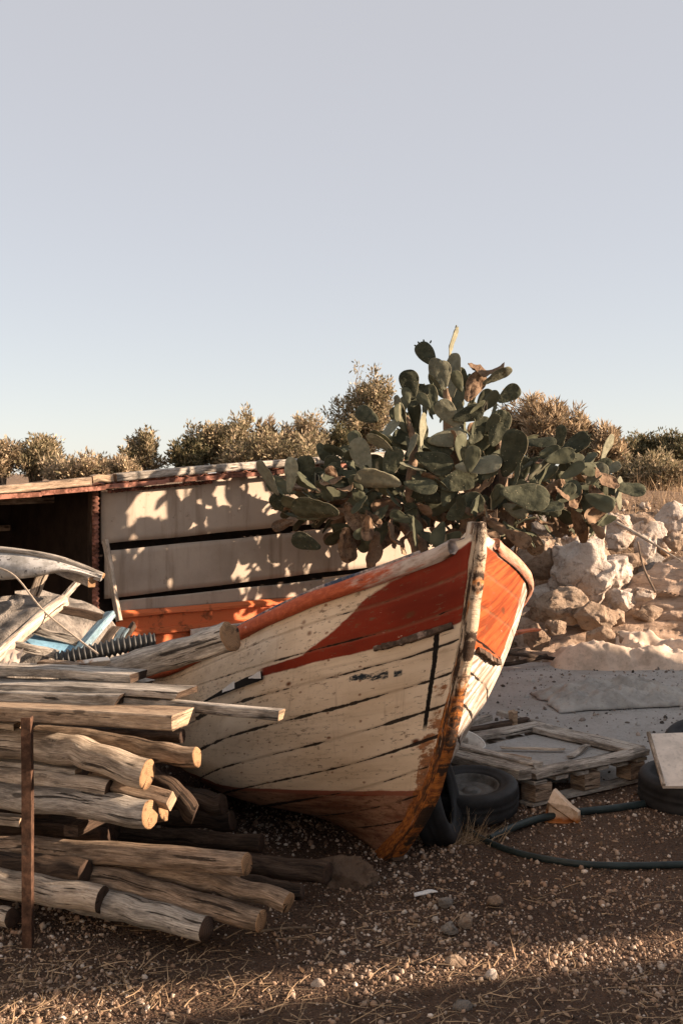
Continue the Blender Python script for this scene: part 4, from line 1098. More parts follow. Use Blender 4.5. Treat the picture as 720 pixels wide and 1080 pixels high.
board('beam', 'dark squared beam with pale sawn end slanting below the topmost pole', (95, 822), (181, 845), .06, .062, 'brown', 'sawn', .16, .004, 6, wdir=(.5, .5, .6), cat='beam')
board('slat', 'thin grey slat behind the iron post under the topmost pole', (-60, 797), (83, 813), .05, .02, 'grey', 'sawn', .12, .004, 7)
board('slat', 'pale slat below the cracked grey pole left of the iron post', (-140, 850), (25, 866), .06, .035, 'pale', 'sawn', .1, .004, 8)
board('wood_block', 'pale block under the top plank at the left edge', (-60, 768), (20, 768), .07, .05, 'pale', 'sawn', .12, .004, 9, cat='block')
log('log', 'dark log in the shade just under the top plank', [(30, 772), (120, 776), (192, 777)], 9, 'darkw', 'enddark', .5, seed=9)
log('log', 'dark stub hanging in the dark beside the hull', [(150, 815), (185, 835), (205, 858)], 13, 'darkw', 'enddark', .55, seed=10, wob=.2)
log('log', 'long straight log lying on top of the lower layer', [(-140, 892), (0, 894), (120, 900), (260, 911)], 14, 'brown', 'end', .16, seed=11, wob=.07)
log('log', 'dark stubby log ending behind the iron post in the lower layer', [(-140, 902), (0, 912), (90, 920)], 14, 'darkw', 'enddark', .06, seed=12)
log('log', 'pale log with round dark end low beside the iron post', [(-140, 912), (0, 930), (107, 949)], 16, 'pale', 'enddark', 0, seed=13, wob=.06)
log('log', 'grey log slanting to the ground with hollow end, lowest on the right', [(60, 940), (130, 957), (217, 980)], 16, 'grey', 'enddark', .06, seed=14, wob=.07, capin=-.03)
log('log', 'long brown log with small sunlit end above the hollow grey one', [(40, 910), (150, 936), (275, 971)], 13.5, 'brown', 'end', .15, seed=15, wob=.09)
log('log', 'crooked log with bright sunlit end reaching farthest along the ground', [(60, 903), (180, 922), (240, 934), (304, 952)], 13, 'brown', 'end', .26, seed=16, wob=.14)
log('log', 'dark rotten log behind the crooked one near the keel', [(190, 915), (260, 930), (318, 941)], 9.5, 'darkw', 'enddark', .42, seed=17, wob=.16)
log('log', 'small pale log end at the bottom left edge under the pile', [(-80, 955), (-20, 962), (13, 968)], 11.5, 'pale', 'enddark', -.06, seed=18)
log('log', 'thin brown log half buried in the lower layer between longer ones', [(80, 903), (160, 914), (250, 921)], 8, 'brown', 'end', .33, seed=19)
log('log', 'dark log lying under the hull left of the keel rock', [(150, 905), (270, 913), (345, 922)], 15, 'darkw', 'enddark', .85, seed=20, wob=.12)
for i, (py, dd, l_, r_) in enumerate(((800, .5, 60, 16), (845, .5, 50, 17), (880, .45, 110, 15), (915, .5, 150, 16), (950, .35, 60, 17), (975, .25, 20, 15), (820, .85, 90, 17), (870, .85, 120, 18), (920, .85, 140, 18), (770, .85, 120, 15), (968, .6, 110, 16), (725, .9, 70, 15))):  # extra dark logs, put in so the gaps of the pile go black
    log('log', 'dark log added to blacken the gaps at the back of the pile', [(-140, py-8), (-30, py-3), (l_, py+4)], r_, 'darkw', 'enddark', dd, seed=30+i, seg=10)
for i, (p_, r_, dd) in enumerate((([(130, 880), (210, 886), (275, 890)], 13, 1.15), ([(100, 860), (180, 862), (245, 866)], 15, 1.3), ([(130, 838), (190, 842), (235, 848)], 15, 1.1))):  # dark logs added to blacken the shaded space below the hull
    log('log', 'dark log added to deepen the shade under the hull', p_, r_, 'darkw', 'enddark', dd, seed=50+i, seg=12, group='added dark logs under the hull')
# boards on top
board('plank', 'thick sawn plank with clean sunlit end, on top of the iron post', (-160, 740), (194, 758), .19, .058, 'sawn', 'sawn', .02, .004, 1, seg=10)
board('board', 'grey bark edged board with dark end right above the sawn plank', (-160, 729), (131, 738), .12, .055, 'grey', 'darkw', .12, .01, 2, ragged=.03)
board('board', 'long thin splintered board ending in a rotten brown tip', (-160, 715), (199, 730), .16, .028, 'grey', 'darkw', .22, .012, 3, ragged=.08)
board('board', 'uppermost grey board with a knot and blunt end', (-160, 700), (146, 713), .14, .036, 'grey', 'darkw', .35, .012, 4, ragged=.02)
board('batten', 'slim square batten poking out right in front of the hull', (60, 732), (298, 754), .045, .04, 'grey', 'sawn', .16, .006, 5, ragged=.03, cat='batten')
board('board', 'short splintered grey board under the thick round pole', (60, 708), (158, 722), .10, .028, 'grey', 'darkw', .46, .012, 6, ragged=.06)
P3 = curve_pts([W(70, 722, 5.42), W(130, 705, 5.3), W(190, 688, 5.17), W(243, 672, 5.03)], 24)
mb = MB(); tube(mb, P3, [lerp(.056, .069, i/24)*(1+.05*math.sin(i*1.3)) for i in range(25)], 18, True, .13, 41); 
tag(mb.build('pole', ['grey', 'end'], loc=P3[12]), 'thick grey pole with chewed end leaning up against the boat rail', 'pole', 'logs of the wood pile')
# ribbed hose
P3 = curve_pts([W(60, 697, 5.38), W(95, 689, 5.4), W(130, 681, 5.42), W(163, 676, 5.45)], 90)
mb = MB(); tube(mb, P3, [.036+.007*math.sin(i*2*math.pi/5) for i in range(91)], 14, True, capmat=0)
tag(mb.build('ribbed_hose', ['hosegrey'], loc=P3[45]), 'dark ribbed drain hose behind the thick grey pole', 'hose')
mb = MB(); bar(mb, W(80, 701, 5.25), W(115, 697, 5.28), .02, .045, (0, .6, .8), 4, .006, 3, ragged=.03)
tag(mb.build('board_scrap', ['whitep', 'whitep'], loc=W(97, 700, 5.26)), 'white painted scrap of board beside the ribbed hose', 'board')
# old window frame with a pale side pole and a blue side rail
fr_ = thing('window_frame', 'broken wooden frame with blue pane and pale pole side on the pile', 'frame', W(60, 690, 5.4))
mb = MB(); p_ = curve_pts([W(-12, 700, 5.25), W(20, 672, 5.4), W(45, 650, 5.55), W(66, 634, 5.7)], 16); tube(mb, p_, list(np.linspace(.030, .034, 17)), 12, True, .12, 3); mb.build('side_rail', ['pale', 'end'], fr_)
mb = MB(); bar(mb, W(76, 694, 5.4), W(117, 648, 5.75), .05, .035, (1, 0, .3), 6, .008, 2); mb.build('side_rail', ['bluew', 'bluew'], fr_)
for a, b, da, db in (((60, 641), (108, 652), 5.66, 5.7), ((36, 664), (82, 677), 5.5, 5.53), ((16, 680), (62, 691), 5.36, 5.4)):
    mb = MB(); bar(mb, W(*a, da), W(*b, db), .035, .04, None, 6, .006, da); mb.build('cross_bar', ['darkw' if da > 5.6 else 'grey', 'end'], fr_)
mb = MB(); q = [W(22, 681, 5.42), W(72, 690, 5.45), W(84, 676, 5.56), W(38, 668, 5.54)]
i4 = [mb.vert(p) for p in q]; j4 = [mb.vert(p-Vector((0, 0, .008))) for p in q]
mb.face(i4); mb.face(j4[::-1])
for k in range(4): mb.face((i4[k], j4[k], j4[(k+1) % 4], i4[(k+1) % 4]))
mb.build('pane', 'bluepanel', fr_, False)
# grey tarp heap behind, curved white panel on it
tb = Vector((-1.72, 6.25, 0)); mb = MB(); rows = []
for j in range(41):
    th = j/40*math.pi/2; row = []
    for i in range(97):
        ph = 2*math.pi*i/96; rx_, ry_ = .72, .62
        k = 1+.12*noise.noise(Vector((math.cos(ph)*1.6, math.sin(ph)*1.6, th*1.5)))+.09*noise.noise(Vector((math.cos(ph)*5, math.sin(ph)*5, th*4)))+.05*noise.noise(Vector((math.cos(ph)*13, math.sin(ph)*13, th*12)))
        row.append(mb.vert((tb.x+rx_*math.cos(th)**.5*math.cos(ph)*k, tb.y+ry_*math.cos(th)**.5*math.sin(ph)*k, 1.2*math.sin(th)*(1+.05*noise.noise(Vector((ph*2, th*4, 2))))-.01)))
    rows.append(row)
for j in range(40):
    for i in range(96): mb.face((rows[j][i], rows[j][i+1], rows[j+1][i+1], rows[j+1][i]))
M['netcloth'] = plain('mottled_net_cloth', (.2, .175, .15), .97, .5, 14, .9, .02)
tag(mb.build('tarpaulin', 'netcloth', loc=tb), 'mottled grey tarpaulin heap under the curved white panel', 'tarpaulin')
wp = thing('boat_panel', 'curved speckled white boat panel lying above the grey tarpaulin', 'boat panel', W(20, 600, 6.1))
topc = curve_pts([W(-110, 590, 6.3), W(-50, 581, 6.2), W(0, 580, 6.1), W(50, 587, 6.02), W(80, 596, 5.98), W(109, 608, 5.94)], 30)
botc = curve_pts([W(-110, 622, 6.2), W(-50, 616, 6.08), W(0, 612, 5.98), W(35, 609, 5.92), W(72, 603, 5.92), W(108, 610, 5.93)], 30)
mb = MB(); rows = []
for a, b in zip(topc, botc):
    rows.append([mb.vert(a.lerp(b, t)+Vector((0, -.05*math.sin(t*math.pi), 0))) for t in np.linspace(0, 1, 7)])
for a, b in zip(rows[:-1], rows[1:]):
    for k in range(6): mb.face((a[k], a[k+1], b[k+1], b[k]))
o = mb.build('panel', 'speck', wp); sd = o.modifiers.new('t', 'SOLIDIFY'); sd.thickness = .02
mb = MB(); tube(mb, [p+Vector((0, -.01, .004)) for p in topc], list(np.linspace(.02, .014, 31)), 8, True, .15, 2); mb.build('edge_trim', ['grey', 'end'], wp)
mb = MB(); bar(mb, W(36, 628, 6.02), W(46, 604, 6.05), .05, .05, (0, 1, 0), 3, .004, 1); tag(mb.build('wood_block', ['pale', 'end'], loc=W(41, 616, 6.03)), 'small wooden block propping the curved white panel', 'block')
mb = MB(); bar(mb, W(62, 600, 6.25), W(97, 614, 5.9), .04, .05, None, 4, .004, 1); tag(mb.build('wood_stub', ['grey', 'end'], loc=W(80, 607, 6.1)), 'grey beam stub jutting below the tip of the curved panel', 'beam')
mb = MB(); bar(mb, W(66, 632, 6.0), W(84, 612, 6.2), .025, .03, None, 3); tag(mb.build('wood_scrap', ['grey', 'end'], loc=W(75, 622, 6.1)), 'short grey scrap of wood leaning under the curved panel', 'wood scrap')
for (a, b, w_, t_, mt, lb, nm) in ((W(122, 683, 5.6), W(132, 662, 5.7), .05, .012, 'bluew', 'pale blue broken slat beside the frame', 'slat'), (W(100, 690, 5.62), W(124, 662, 5.78), .06, .015, 'brown', 'brown split shingle between blue rail and blue slat', 'wood_scrap'), (W(128, 676, 5.75), W(143, 658, 5.8), .04, .02, 'darkw', 'black jagged shard standing beside the ribbed hose', 'wood_scrap'), (W(44, 700, 5.2), W(82, 703, 5.15), .05, .03, 'brown', 'rusty brown scrap in front of the blue rail', 'wood_scrap')):
    mb = MB(); bar(mb, a, b, w_, t_, None, 5, .008, w_*90, ragged=.04); tag(mb.build(nm, [mt, mt], loc=(a+b)/2), lb, 'wood scrap')
mb = MB(); tube(mb, curve_pts([W(-20, 594, 5.85), W(14, 606, 5.75), W(45, 643, 5.55), W(80, 672, 5.4), W(104, 690, 5.3)], 30), .0045, 6, False)
tag(mb.build('string', 'string', loc=W(45, 643, 5.6)), 'thin pale string hanging from the curved panel over the frame', 'string')
mb = MB(); rows = []
for j in range(6):
    rows.append([mb.vert(W(3+i*3.4, 688+j*2.2, 5.1)+Vector((0, .08*(5-j)/5, .016*noise.noise(Vector((i*.9, j*.9, 5)))))) for i in range(6)])
for j in range(5):
    for i in range(5): mb.face((rows[j][i], rows[j][i+1], rows[j+1][i+1], rows[j+1][i]))
tag(mb.build('paper_scrap', 'cloth', loc=W(10, 692, 5.1)), 'crumpled pale scrap lying left of the blue pane', 'scrap')
mb = MB(); tube(mb, curve_pts([G(268, 983, .02), G(300, 979, .03), G(332, 978, .015)], 8), list(np.linspace(.007, .003, 9)), 6, False)
tag(mb.build('twig', 'bark', loc=G(300, 979)), 'bare dark twig on the dirt beyond the log ends', 'twig')

# ------------------------------------------------------------------ pallet, frame and junk on the right
f0, f1, f2 = G(563, 822, .17), G(682, 796, .17), G(472, 785, .17)
U = (f1-f0); LU = U.length; U.normalize(); V_ = Vector((-U.y, U.x, 0)); LV = .92
pal = thing('pallet', 'grey weathered wooden pallet lying on the sand right of the bow', 'pallet', f0+U*LU/2+V_*LV/2-Vector((0, 0, .17)))
def PP(u, v, z): return f0+U*u+V_*v+Vector((0, 0, z-.17))
for k in range(3):
    for j in range(3):
        mb = MB(); box(mb, PP(.08+(LU-.16)*k/2, .06+(LV-.12)*j/2, .085), .13, .11, .095, U, V_, bev=.06); mb.build('block', 'brown', pal, False)
for j in range(3):
    mb = MB(); v = .06+(LV-.12)*j/2; bar(mb, PP(0, v, .022), PP(LU, v, .024), .1, .02, V_, 6, .004, j); mb.build('bottom_board', ['grey', 'grey'], pal)
for k in range(6):
    u = .05+(LU-.1)*k/5
    mb = MB(); bar(mb, PP(u, 0, .145+.003*(k % 2)), PP(u, LV, .147), .10, .02, U, 6, .006, k+4); mb.build('deck_board', ['grey', 'grey'], pal)
wf = thing('window_frame', 'grey wooden window frame lying flat on top of the pallet', 'frame', PP(LU/2, LV/2, .17))
FR = [((.0, .03), (LU, .03), .10), ((LU-.03, .05), (LU-.05, LV-.05), .16), ((LU*1.0, LV-.05), (.02, LV-.03), .11), ((.03, LV-.05), (.03, .06), .07)]
for i, (a, b, w_) in enumerate(FR):
    mb = MB(); bar(mb, PP(*a, .187+.004*i), PP(*b, .187+.004*i), w_, .035, None, 10, .008, i*2.3, ragged=.02); mb.build('rail', ['grey', 'grey'], wf)
mb = MB(); bar(mb, PP(.12, .45, .163), PP(LU-.1, .5, .163), .62, .006, V_, 8, .004, 3); tag(mb.build('grey_board', ['sand', 'sand'], loc=PP(LU/2, .5, .163)), 'dusty grey board showing inside the flat window frame', 'board')
for (a, b, w_, t_, z, mt, lb) in (
    ((-.05, .02), (-.12, 1.05), .09, .06, .20, 'grey', 'heavy grey timber along the left side of the pallet, outer of two'),
    ((.09, .05), (.02, 1.1), .075, .05, .212, 'grey', 'heavy grey timber along the left side of the pallet, inner of two'),
    ((.27, .3), (.17, .62), .05, .012, .184, 'sawn', 'short pale slat lying inside the flat window frame'),
    ((.62, .35), (.33, .6), .035, .012, .184, 'pale', 'thin slim slat inside the frame right of the short pale one'),
    ((.35, 1.03), (1.0, 1.02), .06, .03, .20, 'darkw', 'dark short board behind the far rail of the flat frame'),
    ((-.05, 1.15), (.75, 1.12), .10, .05, .13, 'grey', 'grey mossy beam behind the pallet on the sand'),
    ((.1, 1.35), (1.15, 1.55), .06, .04, .11, 'grey', 'thin dark beam lying farthest back behind the pallet'),
    ((.28, 1.2), (1.02, 1.28), .09, .03, .10, 'grey', 'flat grey board between the mossy beam and the farthest thin beam'),
    ((.5, .2), (.8, .32), .04, .012, .184, 'grey', 'short grey slat inside the frame near its front rail'),
    ((.95, .78), (1.05, 1.35), .05, .035, .19, 'grey', 'grey stick leaning off the far right corner of the flat frame'),
    ((.85, .98), (.83, 1.02), .05, .09, .24, 'sawn', 'tiny upright wood chip behind the flat frame')):
    mb = MB(); bar(mb, PP(*a, z), PP(*b, z+.004), w_, t_, None, 10, .01, a[0]*7+b[1], ragged=.03)
    tag(mb.build('timber' if w_ > .07 else 'slat', [mt, mt], loc=PP(*a, z)), lb, 'timber' if w_ > .07 else 'slat')
def ragcloth(name, label, outline, d_of, mt, amp, seed, n=44, base=None, cat='tarpaulin'):
    xs_ = [p[0] for p in outline]; mb = MB(); rows = []
    x0, x1 = min(xs_), max(xs_); up = [p for p in outline]; 
    return None
def drape(name, label, corner, du, dv, nu, nv, hf, mt, cat):
    mb = MB(); rows = []
    for j in range(nv+1):
        row = []
        for i in range(nu+1):
            u, v = i/nu, j/nv; p = Vector(corner)+Vector(du)*u+Vector(dv)*v
            e = noise.noise(Vector((u*5, v*5, 1)))*.06
            p = p+Vector((e, e*.7, 0)); p.z = hf(u, v, p)
            row.append(mb.vert(p))
        rows.append(row)
    for j in range(nv):
        for i in range(nu): mb.face((rows[j][i], rows[j][i+1], rows[j+1][i+1], rows[j+1][i]))
    o = mb.build(name, mt, loc=corner); sd = o.modifiers.new('t', 'SOLIDIFY'); sd.thickness = .006
    return tag(o, label, cat)
def hf1(u, v, p):
    k = math.sin(math.pi*min(1, max(0, u)))**.5*math.sin(math.pi*min(1, v*.85+.12))
    f = noise.noise(Vector((u*3+v*5, v*2-u*2, 4))); g = abs(noise.noise(Vector((u*5+v*7, v*3-u*4, 9))))
    e = 0
    for q, a_ in ((.8, .13), (1.7, .06), (3.5, .028), (7.2, .012)): e += a_*(.5-abs(noise.noise(Vector((u*4.2*q+v*3.1*q, v*3*q-u*2.2*q, q*3)))) *2)
    return max(gz(p.x, p.y)+.01, .02)+.36*k*lerp(1, .5, u)+.14*f*k+e*k-.07*(1-sm(0, .18, v))
drape('tarpaulin', 'crumpled cream tarpaulin lit by the sun at the foot of the ledge', (1.95, 10.75, 0), (1.75, -.15, 0), (-.05, .8, 0), 120, 60, hf1, 'cloth', 'tarpaulin')
def hf2(u, v, p):
    k = math.sin(math.pi*u)**.6*math.sin(math.pi*v)**.6
    return sandz(p.x, p.y)+.01+.13*k*(1+.8*noise.noise(Vector((u*4+v*3, v*4, 3))))+k**.5*sum(a_*(.5-2*abs(noise.noise(Vector((u*4*q+v*3*q, v*4*q-u*q, q))))) for q, a_ in ((1, .05), (2.2, .035), (4.6, .018)))
drape('tarpaulin', 'dusty grey beige tarpaulin lying on the sand behind the pallet', (1.65, 9.0, 0), (1.15, .25, 0), (-.1, .75, 0), 90, 60, hf2, 'greycloth', 'tarpaulin')
drape('tarpaulin', 'dusty grey sheet at the right edge beyond the tyres', (2.62, 9.1, 0), (.9, .2, 0), (.0, .6, 0), 60, 40, hf2, 'greycloth', 'tarpaulin')
for i, (px, py, w_, h_, lb) in enumerate(((632, 671, 34, 24, 'rubbly stone sitting on top of the cream tarpaulin, left of two'), (656, 677, 26, 24, 'rubbly stone sitting on top of the cream tarpaulin, right of two'))):
    rock('stone', lb, px, py, w_, h_, 11.25, 'limebrown', 90+i, 'stone', None, sub=4, rough=.55)
def tyre(name, label, c, axis, ro, wd, rim=True):
    c = Vector(c); ax = Vector(axis).normalized(); t = thing(name, label, 'tyre', c)
    a = ax.orthogonal().normalized(); b = ax.cross(a)
    def ringmesh(prof, nm, mt, nseg=64, tread=False):
        mb = MB(); rows = []
        for i in range(nseg):
            th = 2*math.pi*i/nseg; e = a*math.cos(th)+b*math.sin(th); row = []
            for k, (r, h) in enumerate(prof):
                rr = r
                if tread and r > ro*.985: rr = r-.007*((i+(k % 2)) % 2)
                row.append(mb.vert(c+e*rr+ax*h))
            rows.append(row)
        for i in range(nseg):
            p, q = rows[i], rows[(i+1) % nseg]
            for k in range(len(prof)-1): mb.face((p[k], q[k], q[k+1], p[k+1]))
        return mb.build(nm, mt, t)
    h = wd/2; ri = ro*.58
    prof = [(ri+.004, h*.55), (ri, h*.78), (ri+.02, h*.9), (ri+.035, h*.93), (ri+.04, h*.98), (ro*.8, h*1.06), (ro*.9, h*1.02), (ro*.96, h*.9), (ro*.99, h*.75), (ro, h*.4), (ro*.993, h*.36), (ro*.993, h*.1), (ro, h*.06), (ro, -h*.06), (ro*.993, -h*.1), (ro*.993, -h*.36), (ro, -h*.4), (ro*.99, -h*.75), (ro*.96, -h*.9), (ro*.9, -h*1.02), (ro*.8, -h*1.06), (ri+.02, -h*.9), (ri, -h*.78), (ri+.004, -h*.55)]
    ringmesh(prof, 'casing', 'rubber', 96, True)
    if rim:
        ringmesh([(ri+.008, h*.8), (ri-.004, h*.78), (ri-.012, h*.6), (ri-.02, h*.3), (ri*.8, h*.28), (ri*.72, h*.38), (ri*.5, h*.4), (ri*.4, h*.3), (ri*.3, h*.3), (ri*.28, h*.42), (ri*.12, h*.44), (.001, h*.44)], 'rim', 'rim', 40)
    return t
cy = G(497, 845, .1); tyre('tyre', 'old tyre with dirty rim lying flat beside the pallet', (cy.x, cy.y+.02, .13), (-.03, -.14, 1), .255, .15)
tyre('tyre', 'dark tyre half hidden standing behind the foot of the bow', (.47, 6.0, .22), (.93, -.25, .25), .255, .15, False)
tyre('tyre', 'dark tyre lying flat at the right edge under the pale board', (1.93, 6.62, .10), (.0, -.1, 1), .27, .17)
tyre('tyre', 'black tyre lying on top of the lower one behind the pale board', (2.12, 6.86, .265), (-.12, -.3, 1), .25, .16, False)
pb0 = thing('pale_board', 'pale panel board leaning on the tyres at the right edge', 'board', W(705, 800, 6.5))
mb = MB(); q = [W(683, 774, 6.72), W(735, 772, 6.75), W(748, 829, 6.34), W(699, 829, 6.36), W(692, 800, 6.52)]
n_ = (q[1]-q[0]).cross(q[3]-q[0]).normalized()*.018
i4 = [mb.vert(p) for p in q]; j4 = [mb.vert(p+n_) for p in q]; mb.face(i4); mb.face(j4[::-1])
for k in range(5): mb.face((i4[k], j4[k], j4[(k+1) % 5], i4[(k+1) % 5]))
mb.build('sheet', 'panelwhite', pb0, False)
mb = MB(); bar(mb, q[0]+n_*-.4, q[3]+n_*-.4+Vector((0, 0, 0)), .02, .02, None, 4); mb.build('edge_batten', ['pale', 'pale'], pb0)
# hoses
hp = [G(452, 826, .22), G(462, 842, .10), G(476, 858, .03), G(500, 880, .02), G(540, 898, .02), G(600, 910, .02), G(660, 913, .02), G(740, 911, .02)]
mb = MB(); tube(mb, curve_pts(hp, 60), .0165, 10, True, capmat=0); tag(mb.build('hose', 'hose', loc=G(540, 898)), 'long dark green hose curving over the dirt from the bow to the right edge', 'hose')
hp = [G(516, 884, .02), G(540, 873, .025), G(566, 864, .025), G(604, 857, .025), G(650, 852, .025), G(690, 846, .025)]
mb = MB(); tube(mb, curve_pts(hp, 40), .02, 10, True, capmat=0); tag(mb.build('hose', 'hose', loc=G(604, 857)), 'short dark hose behind the rusty white fragment', 'hose')
# bucket
bc = G(480, 822, 0)+Vector((0, .12, 0)); bk = thing('bucket', 'dirty white bucket tipped behind the bow', 'bucket', bc)
mb = MB(); ax = Vector((.35, -.25, 1)).normalized(); tube(mb, [bc+ax*h for h in (.02, .1, .2, .25)], [.085, .095, .105, .112], 24, False)
o = mb.build('body', 'bucket', bk); sd = o.modifiers.new('t', 'SOLIDIFY'); sd.thickness = .004
mb = MB(); a_ = ax.orthogonal().normalized(); b_ = ax.cross(a_); tube(mb, [bc+ax*.25+(a_*math.cos(t)+b_*math.sin(t))*.113 for t in np.linspace(0, 6.2832, 28)], .006, 6, False); mb.build('lip', 'bucket', o)
# rusty white fragment
mb = MB(); b0 = G(574, 868); b1 = G(609, 869); A = [b0, G(575, 858)+Vector((0, 0, .02)), W(577, 846, 6.30), W(583, 833, 6.33), W(592, 842, 6.30), W(601, 851, 6.27), W(609, 857, 6.25), b1]
B = [p+Vector((.02, .035, 0)) for p in A]; ia = [mb.vert(p) for p in A]; ib = [mb.vert(p) for p in B]
mb.face(ia); mb.face(ib[::-1])
for k in range(8): mb.face((ia[k], ib[k], ib[(k+1) % 8], ia[(k+1) % 8]))
def frag():
    m = Mat('rusty_fragment'); o = m.obj(); n = m.noise(o, 30, 6, .7); z = m.sep(o)[2]
    k = m.step(m.math('ADD', z, m.math('MULTIPLY', m.math('SUBTRACT', n, .5), .12)), .045, .005)
    c = m.mix(m.step(n, .4, .65), (.66, .5, .36), (.5, .36, .25)); c = m.mix(k, c, (.38, .14, .04))
    return m.fin(c, .8, n, .5, .006)
M['frag'] = frag()
tag(mb.build('hull_fragment', 'frag', loc=b0, smooth=False), 'pointed white fragment with rusty edge standing on the dirt', 'fragment')
# grass tuft by the bow, sticks on the bank
gp = G(488, 890); n = 240
pts = np.array([gp]*n)+np.stack([rng.normal(-.02, .09, n), rng.normal(0, .04, n), np.zeros(n)], 1)
tag(strips('grass_tuft', pts, .06+.15*rng.random(n), .002+.0025*rng.random(n), strawcol(n)*.8, .7, curl=.9, heading=np.where(rng.random(n) < .7, rng.normal(.5, .5, n), rng.normal(2.8, .6, n))), 'dry straw tuft on the dirt right of the bow foot', 'grass tuft')
for (a, b, m1, r1, r2, mt, lb, nm) in (
    (W(650, 551, 12.3), W(718, 592, 11.6), W(684, 571, 12.0), .018, .010, 'pale', 'long pale bare stick slanting down across the bank', 'stick'),
    (W(672, 572, 12.1), W(690, 624, 11.5), W(678, 598, 11.9), .010, .012, 'bark', 'thin dark twig hanging below the pale stick', 'twig'),
    (W(498, 686, 10.4), W(592, 696, 11.1), W(545, 690, 10.8), .022, .016, 'darkw', 'dark bent branch lying between the bow and the cream tarpaulin', 'branch'),
    (W(500, 702, 10.6), W(576, 692, 11.0), W(540, 700, 10.8), .026, .02, 'darkw', 'second dark branch crossing the bent one behind the bow', 'branch'),
    (W(672, 690, 11.0), W(725, 690, 10.9), W(700, 686, 11.0), .014, .012, 'bark', 'dark root curving at the right edge above the tarpaulin', 'root'),
    (W(640, 530, 13), W(634, 580, 12.6), W(638, 555, 12.8), .008, .01, 'pale', 'thin upright stalk right of the cactus fringe', 'stalk')):
    mb = MB(); tube(mb, curve_pts([a, m1, b], 14), list(np.linspace(r1, r2, 15)), 7, True, .2, r1*100, capmat=0)
    tag(mb.build(nm, M[mt] if mt in M else mt, loc=m1), lb, nm)
for (a, b, w_, mt, lb) in ((W(520, 672, 9.9), W(566, 664, 10.4), .08, 'orange', 'rusty orange board scrap behind the broken side of the boat'), (W(508, 690, 9.8), W(552, 684, 10.2), .07, 'brown', 'brown board scrap under the rusty orange one')):
    mb = MB(); bar(mb, a, b, w_, .02, None, 6, .01, w_*50, ragged=.05); tag(mb.build('board_scrap', [mt, mt], loc=(a+b)/2), lb, 'board')
# hidden cross bearers that carry the pile
for px, lb in ((-40, 'bearers'), (75, 'bearers')):
    for py in (876,):
        mb = MB(); a = W(px, py, D0(px)+.12); bar(mb, a, a+WD*.8, .07, .05, None, 4, .004); tag(mb.build('bearer', ['darkw', 'darkw'], loc=a), 'dark cross bearer in the gap between the two log layers', 'timber', 'bearers in the pile')

# ------------------------------------------------------------------ unseen screens added right of the view: they shade the foreground, leave one sunlit strip
AZ, EL = R(-6), R(17)                 # sun: right of the view, slightly beyond it
sd_ = Vector((math.cos(AZ), math.sin(AZ), 0))
def ray_y(x, y, X): return y+(X-x)*sd_.y/sd_.x
XW = 7.0; gapc = ray_y(.45, 4.44, XW); gw = .13
M['occluder_board'] = plain('unseen_screen_boards', (.36, .28, .21), .9, .15, 3)
hc = (XW-.45)/math.cos(AZ)*math.tan(EL); SL = -1.2; HT = 2.72
def edge(h, o): return gapc+SL*(h-hc)+o
def occluder(poly, label):
    w_ = thing('occluder', label, 'occluder', (XW, poly[0][0], 0))
    mb = MB(); a = [mb.vert((XW, y_, z_)) for y_, z_ in poly]; b = [mb.vert((XW+.06, y_, z_)) for y_, z_ in poly]
    mb.face(a); mb.face(b[::-1]); n_ = len(a)
    for i in range(n_): mb.face((a[i], b[i], b[(i+1) % n_], a[(i+1) % n_]))
    mb.build('occluder_sheet', 'occluder_board', w_, False)
    for y_ in np.arange(poly[0][0]+.3, poly[1][0]-.2, 2.2):
        hp = 2.6 if edge(2.6, 0) < y_-.3 or y_ < edge(HT, 0)-.2 else .5
        mb = MB(); bar(mb, (XW+.12, y_, -.2), (XW+.12, y_, hp), .1, .1, (1, 0, 0), 3); mb.build('post', ['grey', 'grey'], w_)
occluder([(-4, -.1), (edge(-.1, -gw), -.1), (edge(HT, -gw), HT), (-4, HT)], 'board hoarding with a slanted end, nearer section added unseen to shade the foreground')
occluder([(edge(-.1, gw), -.1), (10.32, -.1), (10.32, HT), (edge(HT, gw), HT)], 'board hoarding with a slanted end, farther section added unseen to shade the foreground')

M['white'] = plain('reflector_wall', (.80, .69, .56), .9, .08, 2)
hw_ = thing('reflector', 'pale limewashed house added unseen behind the viewer to bounce warm light', 'reflector', (-5.5, -2.5, 0))  # unseen pale block, added to bounce warm sunlight onto the shaded sides
hx = Vector((-.8, .6, 0)).normalized(); hn = Vector((.6, .8, 0)).normalized()
mb = MB(); box(mb, Vector((-5.5, -2.5, 2.2))-hn*1.5, 9.5, 3, 4.6, hx, hn, bev=.01); mb.build('added_wall', 'white', hw_, False)
mb = MB(); box(mb, Vector((-5.5, -2.5, 4.58))-hn*1.5, 9.8, 3.3, .14, hx, hn, bev=.05); mb.build('roof', 'stonegrey', hw_, False)
mb = MB(); box(mb, Vector((-5.5, -2.5, 1.0))+hn*.01+hx*3, .95, .05, 2.1, hx, hn, bev=.1); mb.build('added_door', 'bluepanel', hw_, False)

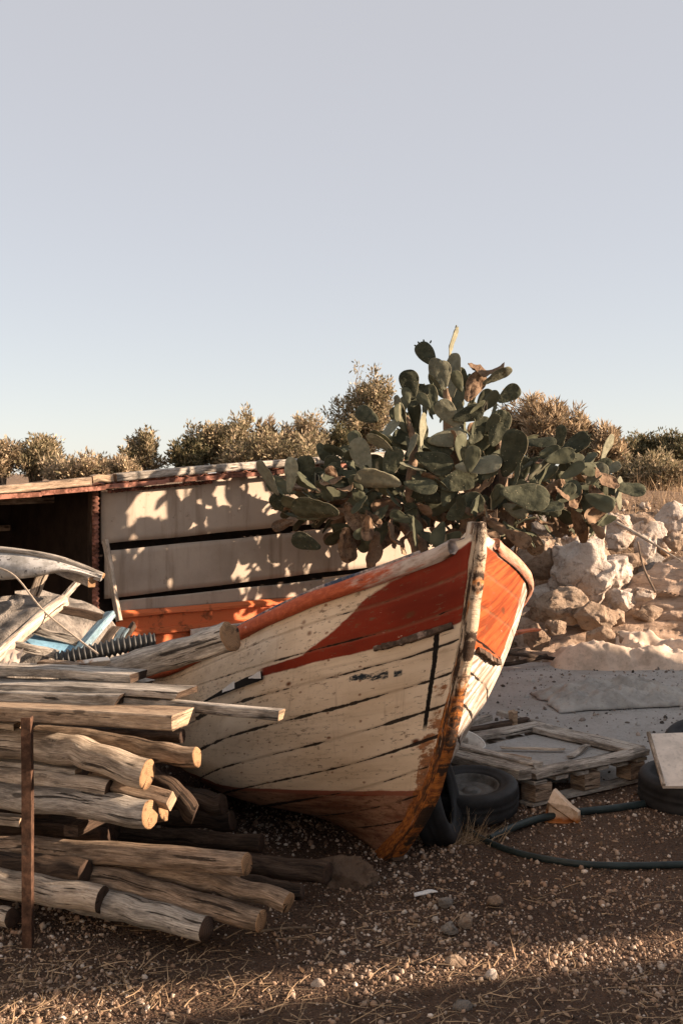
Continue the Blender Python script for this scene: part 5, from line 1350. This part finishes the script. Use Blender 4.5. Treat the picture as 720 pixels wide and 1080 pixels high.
# ------------------------------------------------------------------ light, sky, camera
w = bpy.data.worlds.new('World'); S.world = w; w.use_nodes = True
nt = w.node_tree; nt.nodes.clear()
sk = nt.nodes.new('ShaderNodeTexSky'); sk.sky_type = 'NISHITA'; sk.sun_disc = False
sk.sun_elevation = EL; sk.sun_rotation = math.pi/2-AZ; sk.altitude = 2000; sk.air_density = 1; sk.dust_density = 1; sk.ozone_density = 1
bw = nt.nodes.new('ShaderNodeRGBToBW'); hs = nt.nodes.new('ShaderNodeMix'); hs.data_type = 'RGBA'; hs.inputs[0].default_value = .7
bgd = nt.nodes.new('ShaderNodeBackground'); bgd.inputs[1].default_value = .068
out = nt.nodes.new('ShaderNodeOutputWorld')
nt.links.new(sk.outputs[0], bw.inputs[0]); nt.links.new(bw.outputs[0], hs.inputs[6]); nt.links.new(sk.outputs[0], hs.inputs[7])
mx = nt.nodes.new('ShaderNodeMix'); mx.data_type = 'RGBA'; mx.inputs[0].default_value = .65   # thin bright haze over the clear sky
mx.inputs[7].default_value = (3.80, 3.64, 3.62, 1)
nt.links.new(hs.outputs[2], mx.inputs[6]); nt.links.new(mx.outputs[2], bgd.inputs[0]); nt.links.new(bgd.outputs[0], out.inputs[0])
sl = bpy.data.lights.new('sun', 'SUN'); sl.energy = 5.0; sl.angle = R(.6); sl.color = (1, .77, .57)
so = bpy.data.objects.new('sun', sl); COL.objects.link(so)
dirv = Vector((math.cos(AZ)*math.cos(EL), math.sin(AZ)*math.cos(EL), math.sin(EL)))
so.rotation_euler = dirv.to_track_quat('Z', 'Y').to_euler(); so.location = dirv*20
cd = bpy.data.cameras.new('camera'); cam = bpy.data.objects.new('camera', cd); COL.objects.link(cam)
cam.location = (0, 0, H); cam.rotation_euler = (R(90), 0, 0)
cd.sensor_fit = 'VERTICAL'; cd.sensor_height = 36; cd.lens = F/1080*36; cd.shift_y = (540-Y0)/1080*-1
cd.clip_end = 3000; cd.clip_start = .05
S.camera = cam
vs_ = S.view_settings; vs_.view_transform = 'Standard'; vs_.look = 'None'; vs_.gamma = 1; vs_.use_curve_mapping = False; vs_.exposure = 1.55
S.render.engine = 'CYCLES'; S.cycles.use_denoising = True; S.cycles.denoising_prefilter = 'ACCURATE'; S.cycles.denoising_input_passes = 'RGB_ALBEDO_NORMAL'; S.cycles.max_bounces = 6
